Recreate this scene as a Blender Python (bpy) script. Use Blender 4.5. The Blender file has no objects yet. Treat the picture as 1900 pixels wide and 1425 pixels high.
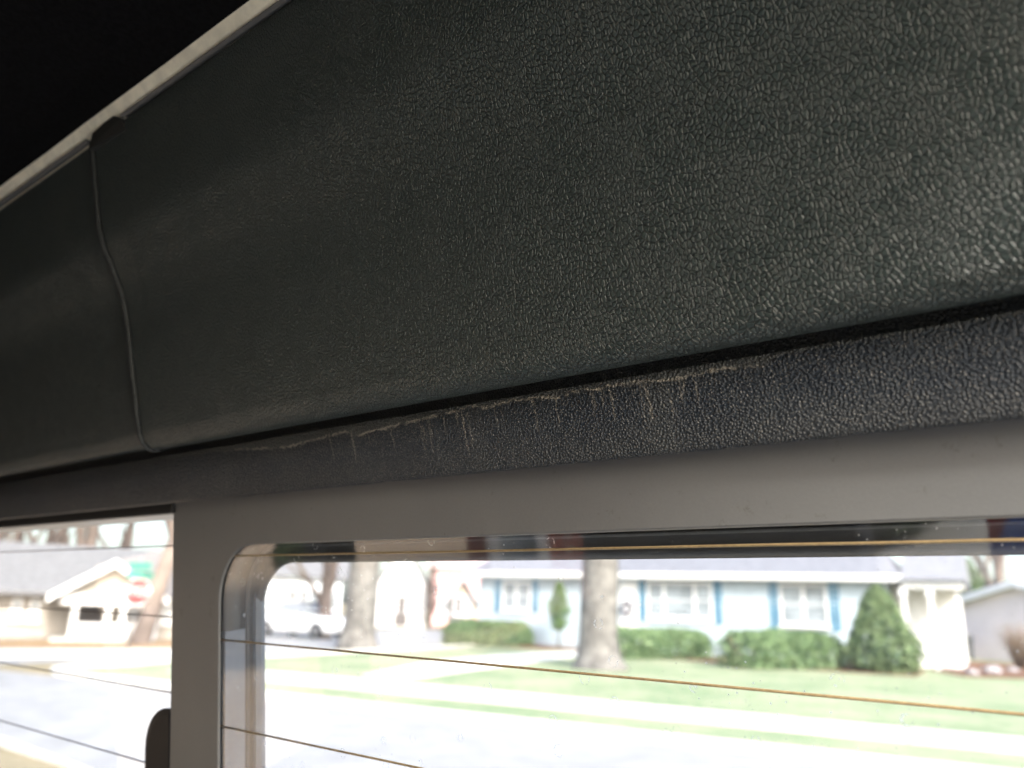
import bpy, math, random
import numpy as np
from mathutils import Vector, noise as mnoise
random.seed(7)
SC = bpy.context.scene
COL = SC.collection
# ---------------------------------------------------------------- camera
EYE = 1.5
W, H, F = 1900, 1425, 1430.0            # photograph size and focal length in its pixels
ROLL = math.atan(0.0367)
PITCH = math.atan((1130 - 712.5) * math.cos(ROLL) / F)
C0 = np.array([0, 0, EYE])
_f = np.array([0, math.cos(PITCH), math.sin(PITCH)])
_u0 = np.array([0, -math.sin(PITCH), math.cos(PITCH)])
_r0 = np.array([1.0, 0, 0])
RGT = _r0 * math.cos(ROLL) + _u0 * math.sin(ROLL)
UPV = _u0 * math.cos(ROLL) - _r0 * math.sin(ROLL)
cam_d = bpy.data.cameras.new('camera')
cam = bpy.data.objects.new('camera', cam_d)
COL.objects.link(cam)
cam_d.sensor_width = 36.0
cam_d.lens = 36.0 * F / W
cam_d.clip_start = 0.01
cam_d.clip_end = 2000
from mathutils import Matrix
M = Matrix((( RGT[0], UPV[0], -_f[0], 0), (RGT[1], UPV[1], -_f[1], 0), (RGT[2], UPV[2], -_f[2], EYE), (0, 0, 0, 1)))
cam.matrix_world = M
cam_d.dof.use_dof = True
cam_d.dof.focus_distance = 0.185
cam_d.dof.aperture_fstop = 14.0         # the blur of a phone's 2 mm pupil
SC.camera = cam
# ---------------------------------------------------------------- sky, sun, exposure
SUN_EL, SUN_AZ = math.radians(36), math.radians(158)     # azimuth clockwise from +Y
wd = bpy.data.worlds.new('World'); SC.world = wd; wd.use_nodes = True
nt = wd.node_tree
sky = nt.nodes.new('ShaderNodeTexSky'); sky.sky_type = 'NISHITA'; sky.sun_disc = False
sky.sun_elevation = SUN_EL; sky.sun_rotation = SUN_AZ
sky.air_density = 1.0; sky.dust_density = 4.0; sky.ozone_density = 1.0
nt.links.new(sky.outputs[0], nt.nodes['Background'].inputs[0])
nt.nodes['Background'].inputs[1].default_value = 0.13
sd = bpy.data.lights.new('sun', 'SUN'); sd.energy = 1.5; sd.angle = math.radians(14); sd.color = (1, .96, .9)
sun = bpy.data.objects.new('sun', sd); COL.objects.link(sun)
sv = Vector((math.sin(SUN_AZ) * math.cos(SUN_EL), math.cos(SUN_AZ) * math.cos(SUN_EL), math.sin(SUN_EL)))
sun.rotation_euler = sv.to_track_quat('Z', 'Y').to_euler()
sun.location = sv * 60
vs = SC.view_settings
vs.view_transform = 'Standard'; vs.look = 'None'; vs.gamma = 1; vs.exposure = 2.5
cy = SC.cycles
cy.use_denoising = True
cy.max_bounces = 10; cy.diffuse_bounces = 5; cy.transparent_max_bounces = 16
cy.sample_clamp_indirect = 8
cy.use_adaptive_sampling = False
# ---------------------------------------------------------------- helpers
def ray(x, y):
    d = _f * F + RGT * (x - W / 2) - UPV * (y - H / 2)
    return d / np.linalg.norm(d)
def G(x, y, z=0.0):
    d = ray(x, y); return C0 + d * ((z - EYE) / d[2])
def horizon(x): return 1130 + 0.0367 * (x - 950)
def far(x, depth, z=0.0):
    """ground point seen in column x at a given distance"""
    d = ray(x, horizon(x)); return C0 * np.array([1, 1, 0]) + d * depth + np.array([0, 0, z])
def tag(o, label=None, cat=None, group=None, kind=None):
    for k, v in (('label', label), ('category', cat), ('group', group), ('kind', kind)):
        if v: o[k] = v
    return o
BASE = {}
def empty(name, loc, label, cat, group=None):
    o = bpy.data.objects.new(name, None); COL.objects.link(o)
    o.empty_display_size = .1
    o.location = loc; BASE[o.name] = np.array(loc, float)
    return tag(o, label, cat, group)
class MB:
    def __init__(s): s.v = []; s.f = []; s.uv = []; s.sm = []
    def add(s, vs, fs, smooth=False, uvs=None):
        b = len(s.v); s.v += [tuple(map(float, p)) for p in vs]
        for f in fs:
            s.f.append(tuple(b + i for i in f)); s.sm.append(smooth)
        s.uv += uvs if uvs else [(0, 0)] * len(vs)
    def hexa(s, p):                      # 8 points: bottom ring 0-3, top ring 4-7
        s.add(p, [(3, 2, 1, 0), (4, 5, 6, 7), (0, 1, 5, 4), (1, 2, 6, 5), (2, 3, 7, 6), (3, 0, 4, 7)])
    def box(s, fr, a, b):
        """fr: callable (x,y,z)->world"""
        (x0, y0, z0), (x1, y1, z1) = a, b
        s.hexa([fr(x0, y0, z0), fr(x1, y0, z0), fr(x1, y1, z0), fr(x0, y1, z0), fr(x0, y0, z1), fr(x1, y0, z1), fr(x1, y1, z1), fr(x0, y1, z1)])
    def prism(s, poly, d):
        n = len(poly); d = np.array(d)
        vs = [np.array(p) for p in poly] + [np.array(p) + d for p in poly]
        s.add(vs, [tuple(range(n))[::-1], tuple(range(n, 2 * n))] + [(i, (i + 1) % n, n + (i + 1) % n, n + i) for i in range(n)])
    def tube(s, pts, rad, k=8, cap=True, smooth=True):
        pts = [np.array(p, float) for p in pts]; n = len(pts)
        rad = rad if hasattr(rad, '__len__') else [rad] * n
        vs = []; ref = None
        for i, p in enumerate(pts):
            t = pts[min(i + 1, n - 1)] - pts[max(i - 1, 0)]; t = t / (np.linalg.norm(t) + 1e-12)
            if ref is None: ref = np.array([1, 0, 0]) if abs(t[0]) < .8 else np.array([0, 1, 0])
            a = ref - t * (ref @ t); a /= np.linalg.norm(a); ref = a; b = np.cross(t, a)
            for j in range(k):
                c = 2 * math.pi * j / k
                vs.append(p + (a * math.cos(c) + b * math.sin(c)) * rad[i])
        fs = [(i * k + j, i * k + (j + 1) % k, (i + 1) * k + (j + 1) % k, (i + 1) * k + j) for i in range(n - 1) for j in range(k)]
        if cap: fs += [tuple(range(k))[::-1], tuple(range((n - 1) * k, n * k))]
        s.add(vs, fs, smooth)
    def build(s, name, mat, parent=None, smooth=None):
        me = bpy.data.meshes.new(name)
        off = np.zeros(3)
        if parent is not None:
            r = parent
            while r.parent: r = r.parent
            off = BASE[r.name]
        me.from_pydata([tuple(np.array(p) - off) for p in s.v], [], s.f)
        uvl = me.uv_layers.new(name='UVMap')
        li = np.zeros(len(me.loops), dtype=np.int32); me.loops.foreach_get('vertex_index', li)
        uvl.data.foreach_set('uv', np.array(s.uv, dtype=np.float32)[li].ravel())
        me.polygons.foreach_set('use_smooth', s.sm if smooth is None else [smooth] * len(s.f))
        me.materials.append(mat)
        o = bpy.data.objects.new(name, me); COL.objects.link(o)
        if parent is not None: o.parent = parent
        return o
# ---------------------------------------------------------------- materials
def mat(name):
    m = bpy.data.materials.new(name); m.use_nodes = True
    return m, m.node_tree, m.node_tree.nodes['Principled BSDF']
def N(t, typ, **kw):
    n = t.nodes.new(typ)
    for k, v in kw.items():
        if k.startswith('_'): setattr(n, k[1:], v)
        else: n.inputs[k.replace('__', ' ')].default_value = v
    return n
def Lk(t, a, b): t.links.new(a, b)
def mth(t, op, a, b=None, c=None, clamp=False):
    n = t.nodes.new('ShaderNodeMath'); n.operation = op; n.use_clamp = clamp
    for i, x in enumerate((a, b, c)):
        if x is None: continue
        if isinstance(x, (int, float)): n.inputs[i].default_value = x
        else: Lk(t, x, n.inputs[i])
    return n.outputs[0]
def sstep(t, x, a, b):
    n = t.nodes.new('ShaderNodeMapRange'); n.interpolation_type = 'SMOOTHSTEP'
    n.inputs[1].default_value = a; n.inputs[2].default_value = b
    Lk(t, x, n.inputs[0]); return n.outputs[0]
def mixc(t, f, a, b):
    n = t.nodes.new('ShaderNodeMix'); n.data_type = 'RGBA'
    if isinstance(f, (int, float)): n.inputs[0].default_value = f
    else: Lk(t, f, n.inputs[0])
    for i, x in ((6, a), (7, b)):
        if isinstance(x, tuple): n.inputs[i].default_value = (*x, 1)
        else: Lk(t, x, n.inputs[i])
    return n.outputs[2]
def plain(name, col, rough=.6, var=.12, scale=3.0, spec=.4, bump=0, bscale=60, metal=0, detail=5):
    m, t, p = mat(name)
    tc = N(t, 'ShaderNodeTexCoord')
    nz = N(t, 'ShaderNodeTexNoise', Scale=scale, Detail=detail, Roughness=.6); Lk(t, tc.outputs['Object'], nz.inputs['Vector'])
    a = tuple(c * (1 - var) for c in col); b = tuple(min(1, c * (1 + var)) for c in col)
    Lk(t, mixc(t, sstep(t, nz.outputs[0], .3, .7), a, b), p.inputs['Base Color'])
    p.inputs['Roughness'].default_value = rough; p.inputs['Specular IOR Level'].default_value = spec
    p.inputs['Metallic'].default_value = metal
    if bump:
        bz = N(t, 'ShaderNodeTexNoise', Scale=bscale, Detail=4); Lk(t, tc.outputs['Object'], bz.inputs['Vector'])
        bp = N(t, 'ShaderNodeBump', Strength=.6, Distance=bump); Lk(t, bz.outputs[0], bp.inputs['Height']); Lk(t, bp.outputs[0], p.inputs['Normal'])
    return m
def uvmm(t):
    """UV in millimetres"""
    u = N(t, 'ShaderNodeUVMap', _uv_map='UVMap')
    v = N(t, 'ShaderNodeVectorMath', _operation='SCALE'); v.inputs['Scale'].default_value = 1000; Lk(t, u.outputs[0], v.inputs[0])
    return v.outputs[0]
def leather_mat():
    m, t, p = mat('grained_vinyl')
    uv = uvmm(t)
    wz = N(t, 'ShaderNodeTexNoise', Scale=.45, Detail=3, Roughness=.6); Lk(t, uv, wz.inputs['Vector'])
    sub = N(t, 'ShaderNodeVectorMath', _operation='SUBTRACT'); Lk(t, wz.outputs['Color'], sub.inputs[0]); sub.inputs[1].default_value = (.5, .5, .5)
    sc = N(t, 'ShaderNodeVectorMath', _operation='MULTIPLY_ADD'); Lk(t, sub.outputs[0], sc.inputs[0]); sc.inputs[1].default_value = (1.1, 1.1, 0); Lk(t, uv, sc.inputs[2])
    st = N(t, 'ShaderNodeMapping'); st.inputs['Scale'].default_value = (1.0, .8, 1); st.inputs['Rotation'].default_value = (0, 0, .5); Lk(t, sc.outputs[0], st.inputs['Vector'])
    v1 = N(t, 'ShaderNodeTexVoronoi', _feature='DISTANCE_TO_EDGE', _voronoi_dimensions='2D', Scale=.98); Lk(t, st.outputs[0], v1.inputs['Vector'])
    v2 = N(t, 'ShaderNodeTexVoronoi', _feature='DISTANCE_TO_EDGE', _voronoi_dimensions='2D', Scale=1.8); Lk(t, st.outputs[0], v2.inputs['Vector'])
    big = N(t, 'ShaderNodeTexNoise', Scale=.09, Detail=2); Lk(t, uv, big.inputs['Vector'])
    h1 = sstep(t, v1.outputs[0], 0.0, .20); h2 = sstep(t, v2.outputs[0], 0.0, .16)
    h2w = mth(t, 'MULTIPLY', h2, mth(t, 'MULTIPLY', sstep(t, big.outputs[0], .4, .62), .3))
    fn = N(t, 'ShaderNodeTexNoise', Scale=2.6, Detail=3, Roughness=.6); Lk(t, uv, fn.inputs['Vector'])
    hh = mth(t, 'ADD', mth(t, 'ADD', h1, h2w), mth(t, 'MULTIPLY', fn.outputs[0], .22))
    bp = N(t, 'ShaderNodeBump', Strength=1.0, Distance=.00034); Lk(t, hh, bp.inputs['Height']); Lk(t, bp.outputs[0], p.inputs['Normal'])
    Lk(t, mixc(t, h1, (.016, .022, .0215), (.046, .061, .057)), p.inputs['Base Color'])
    rn = N(t, 'ShaderNodeMapRange'); rn.inputs[3].default_value = .26; rn.inputs[4].default_value = .42; Lk(t, fn.outputs[0], rn.inputs[0]); Lk(t, rn.outputs[0], p.inputs['Roughness'])
    p.inputs['Specular IOR Level'].default_value = .5
    return m
def fcurve(t, x, pts, x0, x1):
    mr = N(t, 'ShaderNodeMapRange'); mr.inputs[1].default_value = x0; mr.inputs[2].default_value = x1; Lk(t, x, mr.inputs[0])
    fc = t.nodes.new('ShaderNodeFloatCurve'); cv = fc.mapping.curves[0]
    xs = [((a - x0) / (x1 - x0), b) for a, b in pts]
    while len(cv.points) > 2: cv.points.remove(cv.points[1])
    cv.points[0].location = (0, xs[0][1]); cv.points[1].location = (1, xs[-1][1])
    for a, b in xs[1:-1]: cv.points.new(a, b)
    for q in cv.points: q.handle_type = 'VECTOR'
    fc.mapping.update(); Lk(t, mr.outputs[0], fc.inputs['Value'])
    return fc.outputs[0]
DUST_PTS = []; DRIPS = []              # filled once the flange is laid out (stain outline along the strip)
def flange_mat():
    m, t, p = mat('dusty_grained_plastic')
    uv = uvmm(t); sp = N(t, 'ShaderNodeSeparateXYZ'); Lk(t, uv, sp.inputs[0])
    X, Y = sp.outputs[0], sp.outputs[1]
    v = N(t, 'ShaderNodeTexVoronoi', _feature='F1', _voronoi_dimensions='2D', Scale=1.5); Lk(t, uv, v.inputs['Vector'])
    fn = N(t, 'ShaderNodeTexNoise', Scale=2.8, Detail=4, Roughness=.65); Lk(t, uv, fn.inputs['Vector'])
    hh = mth(t, 'ADD', mth(t, 'MULTIPLY', sstep(t, v.outputs[0], 0, .62), -.6), mth(t, 'MULTIPLY', fn.outputs[0], .25))
    bp = N(t, 'ShaderNodeBump', Strength=1.0, Distance=.00065); Lk(t, hh, bp.inputs['Height']); Lk(t, bp.outputs[0], p.inputs['Normal'])
    gr = N(t, 'ShaderNodeTexVoronoi', _voronoi_dimensions='2D', Scale=1.9); Lk(t, uv, gr.inputs['Vector'])
    gc = N(t, 'ShaderNodeSeparateColor'); Lk(t, gr.outputs['Color'], gc.inputs[0])
    glint_specks = mth(t, 'MULTIPLY', mth(t, 'SUBTRACT', 1.0, sstep(t, gr.outputs[0], .12, .34)), sstep(t, gc.outputs[0], .45, .95))  # pale dots painted in for glints and specks of dust
    # dust left along the upper edge, its rim, and dried runs
    wob = N(t, 'ShaderNodeTexNoise', Scale=.55, Detail=5, Roughness=.7); Lk(t, uv, wob.inputs['Vector'])
    wv = mth(t, 'MULTIPLY', mth(t, 'SUBTRACT', wob.outputs[0], .5), 3.2)
    edge = mth(t, 'MULTIPLY_ADD', fcurve(t, X, DUST_PTS, -320, 60), 20.0, FL0)
    rel = mth(t, 'SUBTRACT', mth(t, 'ADD', Y, wv), edge)             # <0 inside the dust
    dust = sstep(t, mth(t, 'MULTIPLY', rel, -1), -.25, .35)
    rim = mth(t, 'SUBTRACT', 1.0, sstep(t, mth(t, 'ABSOLUTE', rel), .06, .5))
    brk = N(t, 'ShaderNodeTexNoise', Scale=.28, Detail=3); Lk(t, uv, brk.inputs['Vector'])
    xin = mth(t, 'MULTIPLY', sstep(t, X, -245, -215), mth(t, 'SUBTRACT', 1.0, sstep(t, X, -60, -48)))
    rim = mth(t, 'MULTIPLY', rim, mth(t, 'MULTIPLY', xin, sstep(t, brk.outputs[0], .36, .56)))
    for xa, xb in COLS:
        wx0 = mth(t, 'ADD', X, mth(t, 'MULTIPLY', mth(t, 'SUBTRACT', wob.outputs[0], .5), 4.0))
        cmask = mth(t, 'MULTIPLY', sstep(t, wx0, xa - .6, xa + .6), mth(t, 'SUBTRACT', 1.0, sstep(t, wx0, xb - 2.5, xb + 1)))
        dust = mth(t, 'MAXIMUM', dust, mth(t, 'MULTIPLY', cmask, .45))
    drips = None
    for x, y0, y1, w in DRIPS:
        wx = mth(t, 'ADD', X, mth(t, 'MULTIPLY', mth(t, 'SUBTRACT', wob.outputs[0], .5), 3.0))
        d = mth(t, 'SUBTRACT', 1.0, sstep(t, mth(t, 'ABSOLUTE', mth(t, 'SUBTRACT', wx, x)), w * .3, w))
        d = mth(t, 'MULTIPLY', d, mth(t, 'MULTIPLY', sstep(t, Y, y0 - .5, y0 + .3), mth(t, 'SUBTRACT', 1.0, sstep(t, Y, y1 - 3, y1))))
        drips = d if drips is None else mth(t, 'MAXIMUM', drips, d)
    drips = mth(t, 'MULTIPLY', drips, sstep(t, fn.outputs[0], .35, .6))
    film = N(t, 'ShaderNodeTexNoise', Scale=.06, Detail=4); Lk(t, uv, film.inputs['Vector'])
    low = mth(t, 'MULTIPLY', sstep(t, Y, FL0 + 8, FL0 + 16), .6)
    spk = sstep(t, fn.outputs[0], .56, .70)
    c = mixc(t, mth(t, 'MULTIPLY', sstep(t, film.outputs[0], .35, .7), .8), (.016, .024, .036), (.028, .037, .047))
    c = mixc(t, mth(t, 'MULTIPLY', low, .5), c, (.075, .075, .07))
    c = mixc(t, mth(t, 'MULTIPLY', spk, .4), c, (.14, .14, .14))
    c = mixc(t, mth(t, 'MULTIPLY', glint_specks, .8), c, (.30, .285, .255))
    c = mixc(t, mth(t, 'MULTIPLY', dust, .5), c, (.10, .105, .10))
    c = mixc(t, mth(t, 'MULTIPLY', mth(t, 'MAXIMUM', rim, mth(t, 'MULTIPLY', drips, .75)), .8), c, (.42, .385, .325))
    Lk(t, c, p.inputs['Base Color']); p.inputs['Roughness'].default_value = .43; p.inputs['Specular IOR Level'].default_value = .45
    return m
def frame_mat():
    m, t, p = mat('grey_painted_metal')
    tc = N(t, 'ShaderNodeTexCoord')
    mp = N(t, 'ShaderNodeVectorMath', _operation='SCALE'); mp.inputs['Scale'].default_value = 1000; Lk(t, tc.outputs['Object'], mp.inputs[0])
    n1 = N(t, 'ShaderNodeTexNoise', Scale=.02, Detail=4); Lk(t, mp.outputs[0], n1.inputs['Vector'])
    n2 = N(t, 'ShaderNodeTexNoise', Scale=1.6, Detail=3); Lk(t, mp.outputs[0], n2.inputs['Vector'])
    n3 = N(t, 'ShaderNodeTexNoise', Scale=.12, Detail=6, Roughness=.75); Lk(t, mp.outputs[0], n3.inputs['Vector'])
    c = mixc(t, sstep(t, n1.outputs[0], .3, .7), (.145, .146, .149), (.170, .170, .170))
    c = mixc(t, mth(t, 'MULTIPLY', n2.outputs[0], .3), c, (.24, .24, .235))
    c = mixc(t, mth(t, 'MULTIPLY', sstep(t, n3.outputs[0], .60, .72), .55), c, (.07, .06, .045))
    vo = N(t, 'ShaderNodeTexVoronoi', Scale=.075); Lk(t, mp.outputs[0], vo.inputs['Vector'])
    c = mixc(t, mth(t, 'MULTIPLY', mth(t, 'SUBTRACT', 1.0, sstep(t, vo.outputs[0], .018, .035)), .6), c, (.05, .045, .04))
    Lk(t, c, p.inputs['Base Color']); p.inputs['Roughness'].default_value = .42; p.inputs['Specular IOR Level'].default_value = .5
    bp = N(t, 'ShaderNodeBump', Strength=.5, Distance=.00005); Lk(t, n2.outputs[0], bp.inputs['Height']); Lk(t, bp.outputs[0], p.inputs['Normal'])
    return m
def glass_mat(name, dirty=.05, marks=True, tint=(.93, .96, .97)):
    """thin pane: Fresnel mirror + clear + a film of dust that scatters daylight"""
    m, t, p = mat(name); t.nodes.remove(p)
    out = t.nodes['Material Output']
    tr = N(t, 'ShaderNodeBsdfTransparent'); tr.inputs[0].default_value = (*tint, 1)
    gl = N(t, 'ShaderNodeBsdfGlossy', Roughness=0.0)
    fr = N(t, 'ShaderNodeFresnel')
    bk = N(t, 'ShaderNodeNewGeometry')
    Lk(t, mth(t, 'MULTIPLY_ADD', bk.outputs['Backfacing'], 1 / 1.9 - 1.9, 1.9), fr.inputs['IOR'])   # same mirror from either side
    tl = N(t, 'ShaderNodeBsdfTranslucent'); tl.inputs[0].default_value = (.82, .84, .84, 1)
    df = N(t, 'ShaderNodeBsdfDiffuse'); df.inputs[0].default_value = (.5, .5, .48, 1)
    ad = N(t, 'ShaderNodeMixShader', Fac=.25); Lk(t, tl.outputs[0], ad.inputs[1]); Lk(t, df.outputs[0], ad.inputs[2])
    tc = N(t, 'ShaderNodeTexCoord')
    mp = N(t, 'ShaderNodeVectorMath', _operation='SCALE'); mp.inputs['Scale'].default_value = 1000; Lk(t, tc.outputs['Object'], mp.inputs[0])
    n1 = N(t, 'ShaderNodeTexNoise', Scale=.03, Detail=4); Lk(t, mp.outputs[0], n1.inputs['Vector'])
    fac = mth(t, 'MULTIPLY_ADD', n1.outputs[0], dirty * .8, dirty * .6)
    if marks:
        vo = N(t, 'ShaderNodeTexVoronoi', Scale=.75); Lk(t, mp.outputs[0], vo.inputs['Vector'])
        sel = N(t, 'ShaderNodeSeparateColor'); Lk(t, vo.outputs['Color'], sel.inputs[0])
        dot = mth(t, 'MULTIPLY', mth(t, 'SUBTRACT', 1.0, sstep(t, vo.outputs[0], .10, .24)), sstep(t, sel.outputs[0], .6, .9))
        n2 = N(t, 'ShaderNodeTexNoise', Scale=.022, Detail=2); Lk(t, mp.outputs[0], n2.inputs['Vector'])
        dot = mth(t, 'MULTIPLY', dot, sstep(t, n2.outputs[0], .42, .62))
        # rings left by dried drops
        v2 = N(t, 'ShaderNodeTexVoronoi', Scale=.16); Lk(t, mp.outputs[0], v2.inputs['Vector'])
        wr = N(t, 'ShaderNodeTexNoise', Scale=.9, Detail=3); Lk(t, mp.outputs[0], wr.inputs['Vector'])
        s2 = N(t, 'ShaderNodeSeparateColor'); Lk(t, v2.outputs['Color'], s2.inputs[0])
        rr = mth(t, 'ADD', v2.outputs[0], mth(t, 'MULTIPLY', mth(t, 'SUBTRACT', wr.outputs[0], .5), .16))
        ring = mth(t, 'SUBTRACT', 1.0, sstep(t, mth(t, 'ABSOLUTE', mth(t, 'SUBTRACT', rr, .22)), .012, .04))
        ring = mth(t, 'MULTIPLY', mth(t, 'MULTIPLY', ring, sstep(t, s2.outputs[1], .68, .8)), sstep(t, wr.outputs[0], .4, .6))
        mk = mth(t, 'MAXIMUM', dot, mth(t, 'MULTIPLY', ring, .8))
        fac = mth(t, 'ADD', fac, mth(t, 'MULTIPLY', mk, .65))
    m1 = N(t, 'ShaderNodeMixShader'); Lk(t, fac, m1.inputs[0]); Lk(t, tr.outputs[0], m1.inputs[1]); Lk(t, ad.outputs[0], m1.inputs[2])
    m2 = N(t, 'ShaderNodeMixShader'); Lk(t, fr.outputs[0], m2.inputs[0]); Lk(t, m1.outputs[0], m2.inputs[1]); Lk(t, gl.outputs[0], m2.inputs[2])
    Lk(t, m2.outputs[0], out.inputs['Surface'])
    return m
def ground_mat(name, cols, scale, rough=.9, bump=.01, bscale=25):
    m, t, p = mat(name)
    tc = N(t, 'ShaderNodeTexCoord')
    n1 = N(t, 'ShaderNodeTexNoise', Scale=scale, Detail=6, Roughness=.65); Lk(t, tc.outputs['Object'], n1.inputs['Vector'])
    n2 = N(t, 'ShaderNodeTexNoise', Scale=scale * 9, Detail=4); Lk(t, tc.outputs['Object'], n2.inputs['Vector'])
    c = mixc(t, sstep(t, n1.outputs[0], .38, .62), cols[0], cols[1])
    c = mixc(t, mth(t, 'MULTIPLY', sstep(t, n2.outputs[0], .4, .7), .5), c, cols[2])
    Lk(t, c, p.inputs['Base Color']); p.inputs['Roughness'].default_value = rough; p.inputs['Specular IOR Level'].default_value = .2
    n3 = N(t, 'ShaderNodeTexNoise', Scale=bscale, Detail=4); Lk(t, tc.outputs['Object'], n3.inputs['Vector'])
    bp = N(t, 'ShaderNodeBump', Strength=.7, Distance=bump); Lk(t, n3.outputs[0], bp.inputs['Height']); Lk(t, bp.outputs[0], p.inputs['Normal'])
    return m
def leaf_mat(name, a, b):
    m, t, p = mat(name)
    g = N(t, 'ShaderNodeNewGeometry')
    Lk(t, mixc(t, g.outputs['Random Per Island'], a, b), p.inputs['Base Color'])
    p.inputs['Roughness'].default_value = .55; p.inputs['Specular IOR Level'].default_value = .3
    return m

# ================================================================ THE VAN'S REAR END
VU = ray(-952, 1057); VU[2] = 0; VU /= np.linalg.norm(VU)
VR = -VU                                       # to the right along the tailgate
VN = np.array([-VU[1], VU[0], 0.0]); VN = VN if VN[1] > 0 else -VN    # out through the tailgate
ZZ = np.array([0, 0, 1.0])
def V(r, n, z): return C0 + VR * r + VN * n + ZZ * z          # van frame, origin at the eye
TILT = math.radians(8.6)
GD = VN * math.sin(TILT) - ZZ * math.cos(TILT)                # down the glass
GN = VN * math.cos(TILT) + ZZ * math.sin(TILT)                # out of the glass
D0 = 0.160
def gp(r, d, q): return C0 + VR * r + GD * d + GN * (D0 + q)  # glass frame: right, down, out
def on_glass(x, y, q=0.0):
    dd = ray(x, y); P = dd * ((D0 + q) / (dd @ GN)); return P @ VR, P @ GD
def on_sec(x, y, r):
    dd = ray(x, y); P = dd * (r / (dd @ VR)); return P @ VN, P[2]

SEAM_R = float(on_glass(300, 850, -.010)[0])
SEC = [on_sec(x, y, SEAM_R) for x, y in [(172, 262), (180, 350), (188, 440), (205, 480), (235, 560), (245, 660), (258, 780), (265, 825), (285, 842), (300, 850)]]
van = empty('van', V(0, -1.2, -EYE), 'van seen from inside: black grained trim over a grey framed heated rear window', 'van')

def smooth_poly(P, it=2):
    for _ in range(it):
        Q = [P[0]]
        for a, b in zip(P[:-1], P[1:]):
            a = np.array(a); b = np.array(b); Q += [a * .75 + b * .25, a * .25 + b * .75]
        Q.append(P[-1]); P = Q
    return [np.array(p) for p in P]
def extrude(profile, r0, r1, seg=1, fr=V, smooth=True, wob=None):
    """profile: list of (n,z); UV = (r, arc length) in metres"""
    mb = MB(); s = [0]
    for a, b in zip(profile[:-1], profile[1:]): s.append(s[-1] + float(np.linalg.norm(np.array(b) - np.array(a))))
    k = len(profile); vs = []; uvs = []
    for i in range(seg + 1):
        r = r0 + (r1 - r0) * i / seg
        for (n, z), ss in zip(profile, s):
            dn, dz = wob(r, ss) if wob else (0, 0)
            vs.append(fr(r, n + dn, z + dz)); uvs.append((r, ss))
    fs = [(i * k + j, i * k + j + 1, (i + 1) * k + j + 1, (i + 1) * k + j) for i in range(seg) for j in range(k - 1)]
    mb.add(vs, fs, smooth, uvs); return mb

# --- header trim panel: section read off the panel joint, top lip to undercut
top_n, top_z = SEC[0]
prof = [(top_n + .006, top_z + .0006), (top_n + .001, top_z + .0004)] + [tuple(p) for p in SEC[:7]] + [(SEC[7][0] - .0024, SEC[7][1] + .0072), (SEC[7][0] - .0011, SEC[7][1] + .0029), (SEC[7][0] + .0012, SEC[7][1] - .0001), (SEC[7][0] + .0040, SEC[7][1] - .0013), (SEC[7][0] + .0072, SEC[7][1] - .0008), (SEC[7][0] + .0112, SEC[7][1] + .0012), (SEC[7][0] + .019, SEC[7][1] + .0040)]
prof = smooth_poly(prof, 3)
LEATHER = leather_mat()
hp = extrude(prof, SEAM_R + .0012, .138, 60).build('header_panel', LEATHER, van)
# left panel: same section, set back a little, with a rolled lip at the joint
def offs(P, d):
    Q = []
    for i, p in enumerate(P):
        t = P[min(i + 1, len(P) - 1)] - P[max(i - 1, 0)]; t = t / np.linalg.norm(t)
        Q.append(p + np.array([-t[1], t[0]]) * d)
    return Q
sgn = 1 if (offs(prof, .001)[len(prof)//2] - prof[len(prof)//2])[0] > 0 else -1   # + = outward (away from the cabin)
profL = offs(prof, .0010 * sgn)
lp = extrude(profL, -.757, SEAM_R - .0004, 40).build('corner_panel', LEATHER, van)
lip_m = plain('worn_vinyl_edge', (.035, .038, .037), .6, .3, 900, .4)
lipc = offs(prof, .0004 * sgn)
i0, i1 = 8, len(prof) - 6
lip = MB(); lip.tube([V(SEAM_R - .0016 + .0002 * math.sin(i * .9), p[0], p[1]) for i, p in enumerate(lipc) if i0 <= i <= i1], .0011, 8)
lip.build('joint_lip', lip_m, lp)
gap = extrude(offs(prof, .0016 * sgn), SEAM_R - .0010, SEAM_R + .0014, 1).build('joint_gasket', plain('black_rubber', (.006, .006, .006), .8, .2), lp)
# moulded tab where the header panel laps over its neighbour below the roof lining
tb = MB()
for (ra, rb, h) in ((SEAM_R + .0004, SEAM_R + .024, .0014),):
    pts = [V(ra, top_n - .0009, top_z - .004), V(ra + .004, top_n - .0022, top_z + h * .3), V(ra + .012, top_n - .0022, top_z + h), V(rb - .004, top_n - .0022, top_z + h), V(rb, top_n - .0014, top_z - .0004), V(rb, top_n + .0006, top_z - .004)]
    tb.prism(pts, VN * .004)
tb.build('lap_tab', plain('smooth_black_vinyl', (.014, .015, .014), .7), hp)
# rim of the panel under the roof lining
rimp = smooth_poly([(top_n - .0007, top_z - .0002), (top_n - .0018, top_z + .0003), (top_n - .0017, top_z + .0008), (top_n + .001, top_z + .0010)], 2)
RIM = plain('grey_edge_foil', (.10, .10, .10), .45, .1, 300)
extrude(rimp, SEAM_R + .024, .138, 1).build('panel_rim', RIM, hp)
extrude(rimp, -.757, SEAM_R - .002, 1).build('panel_rim', RIM, lp)
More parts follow.
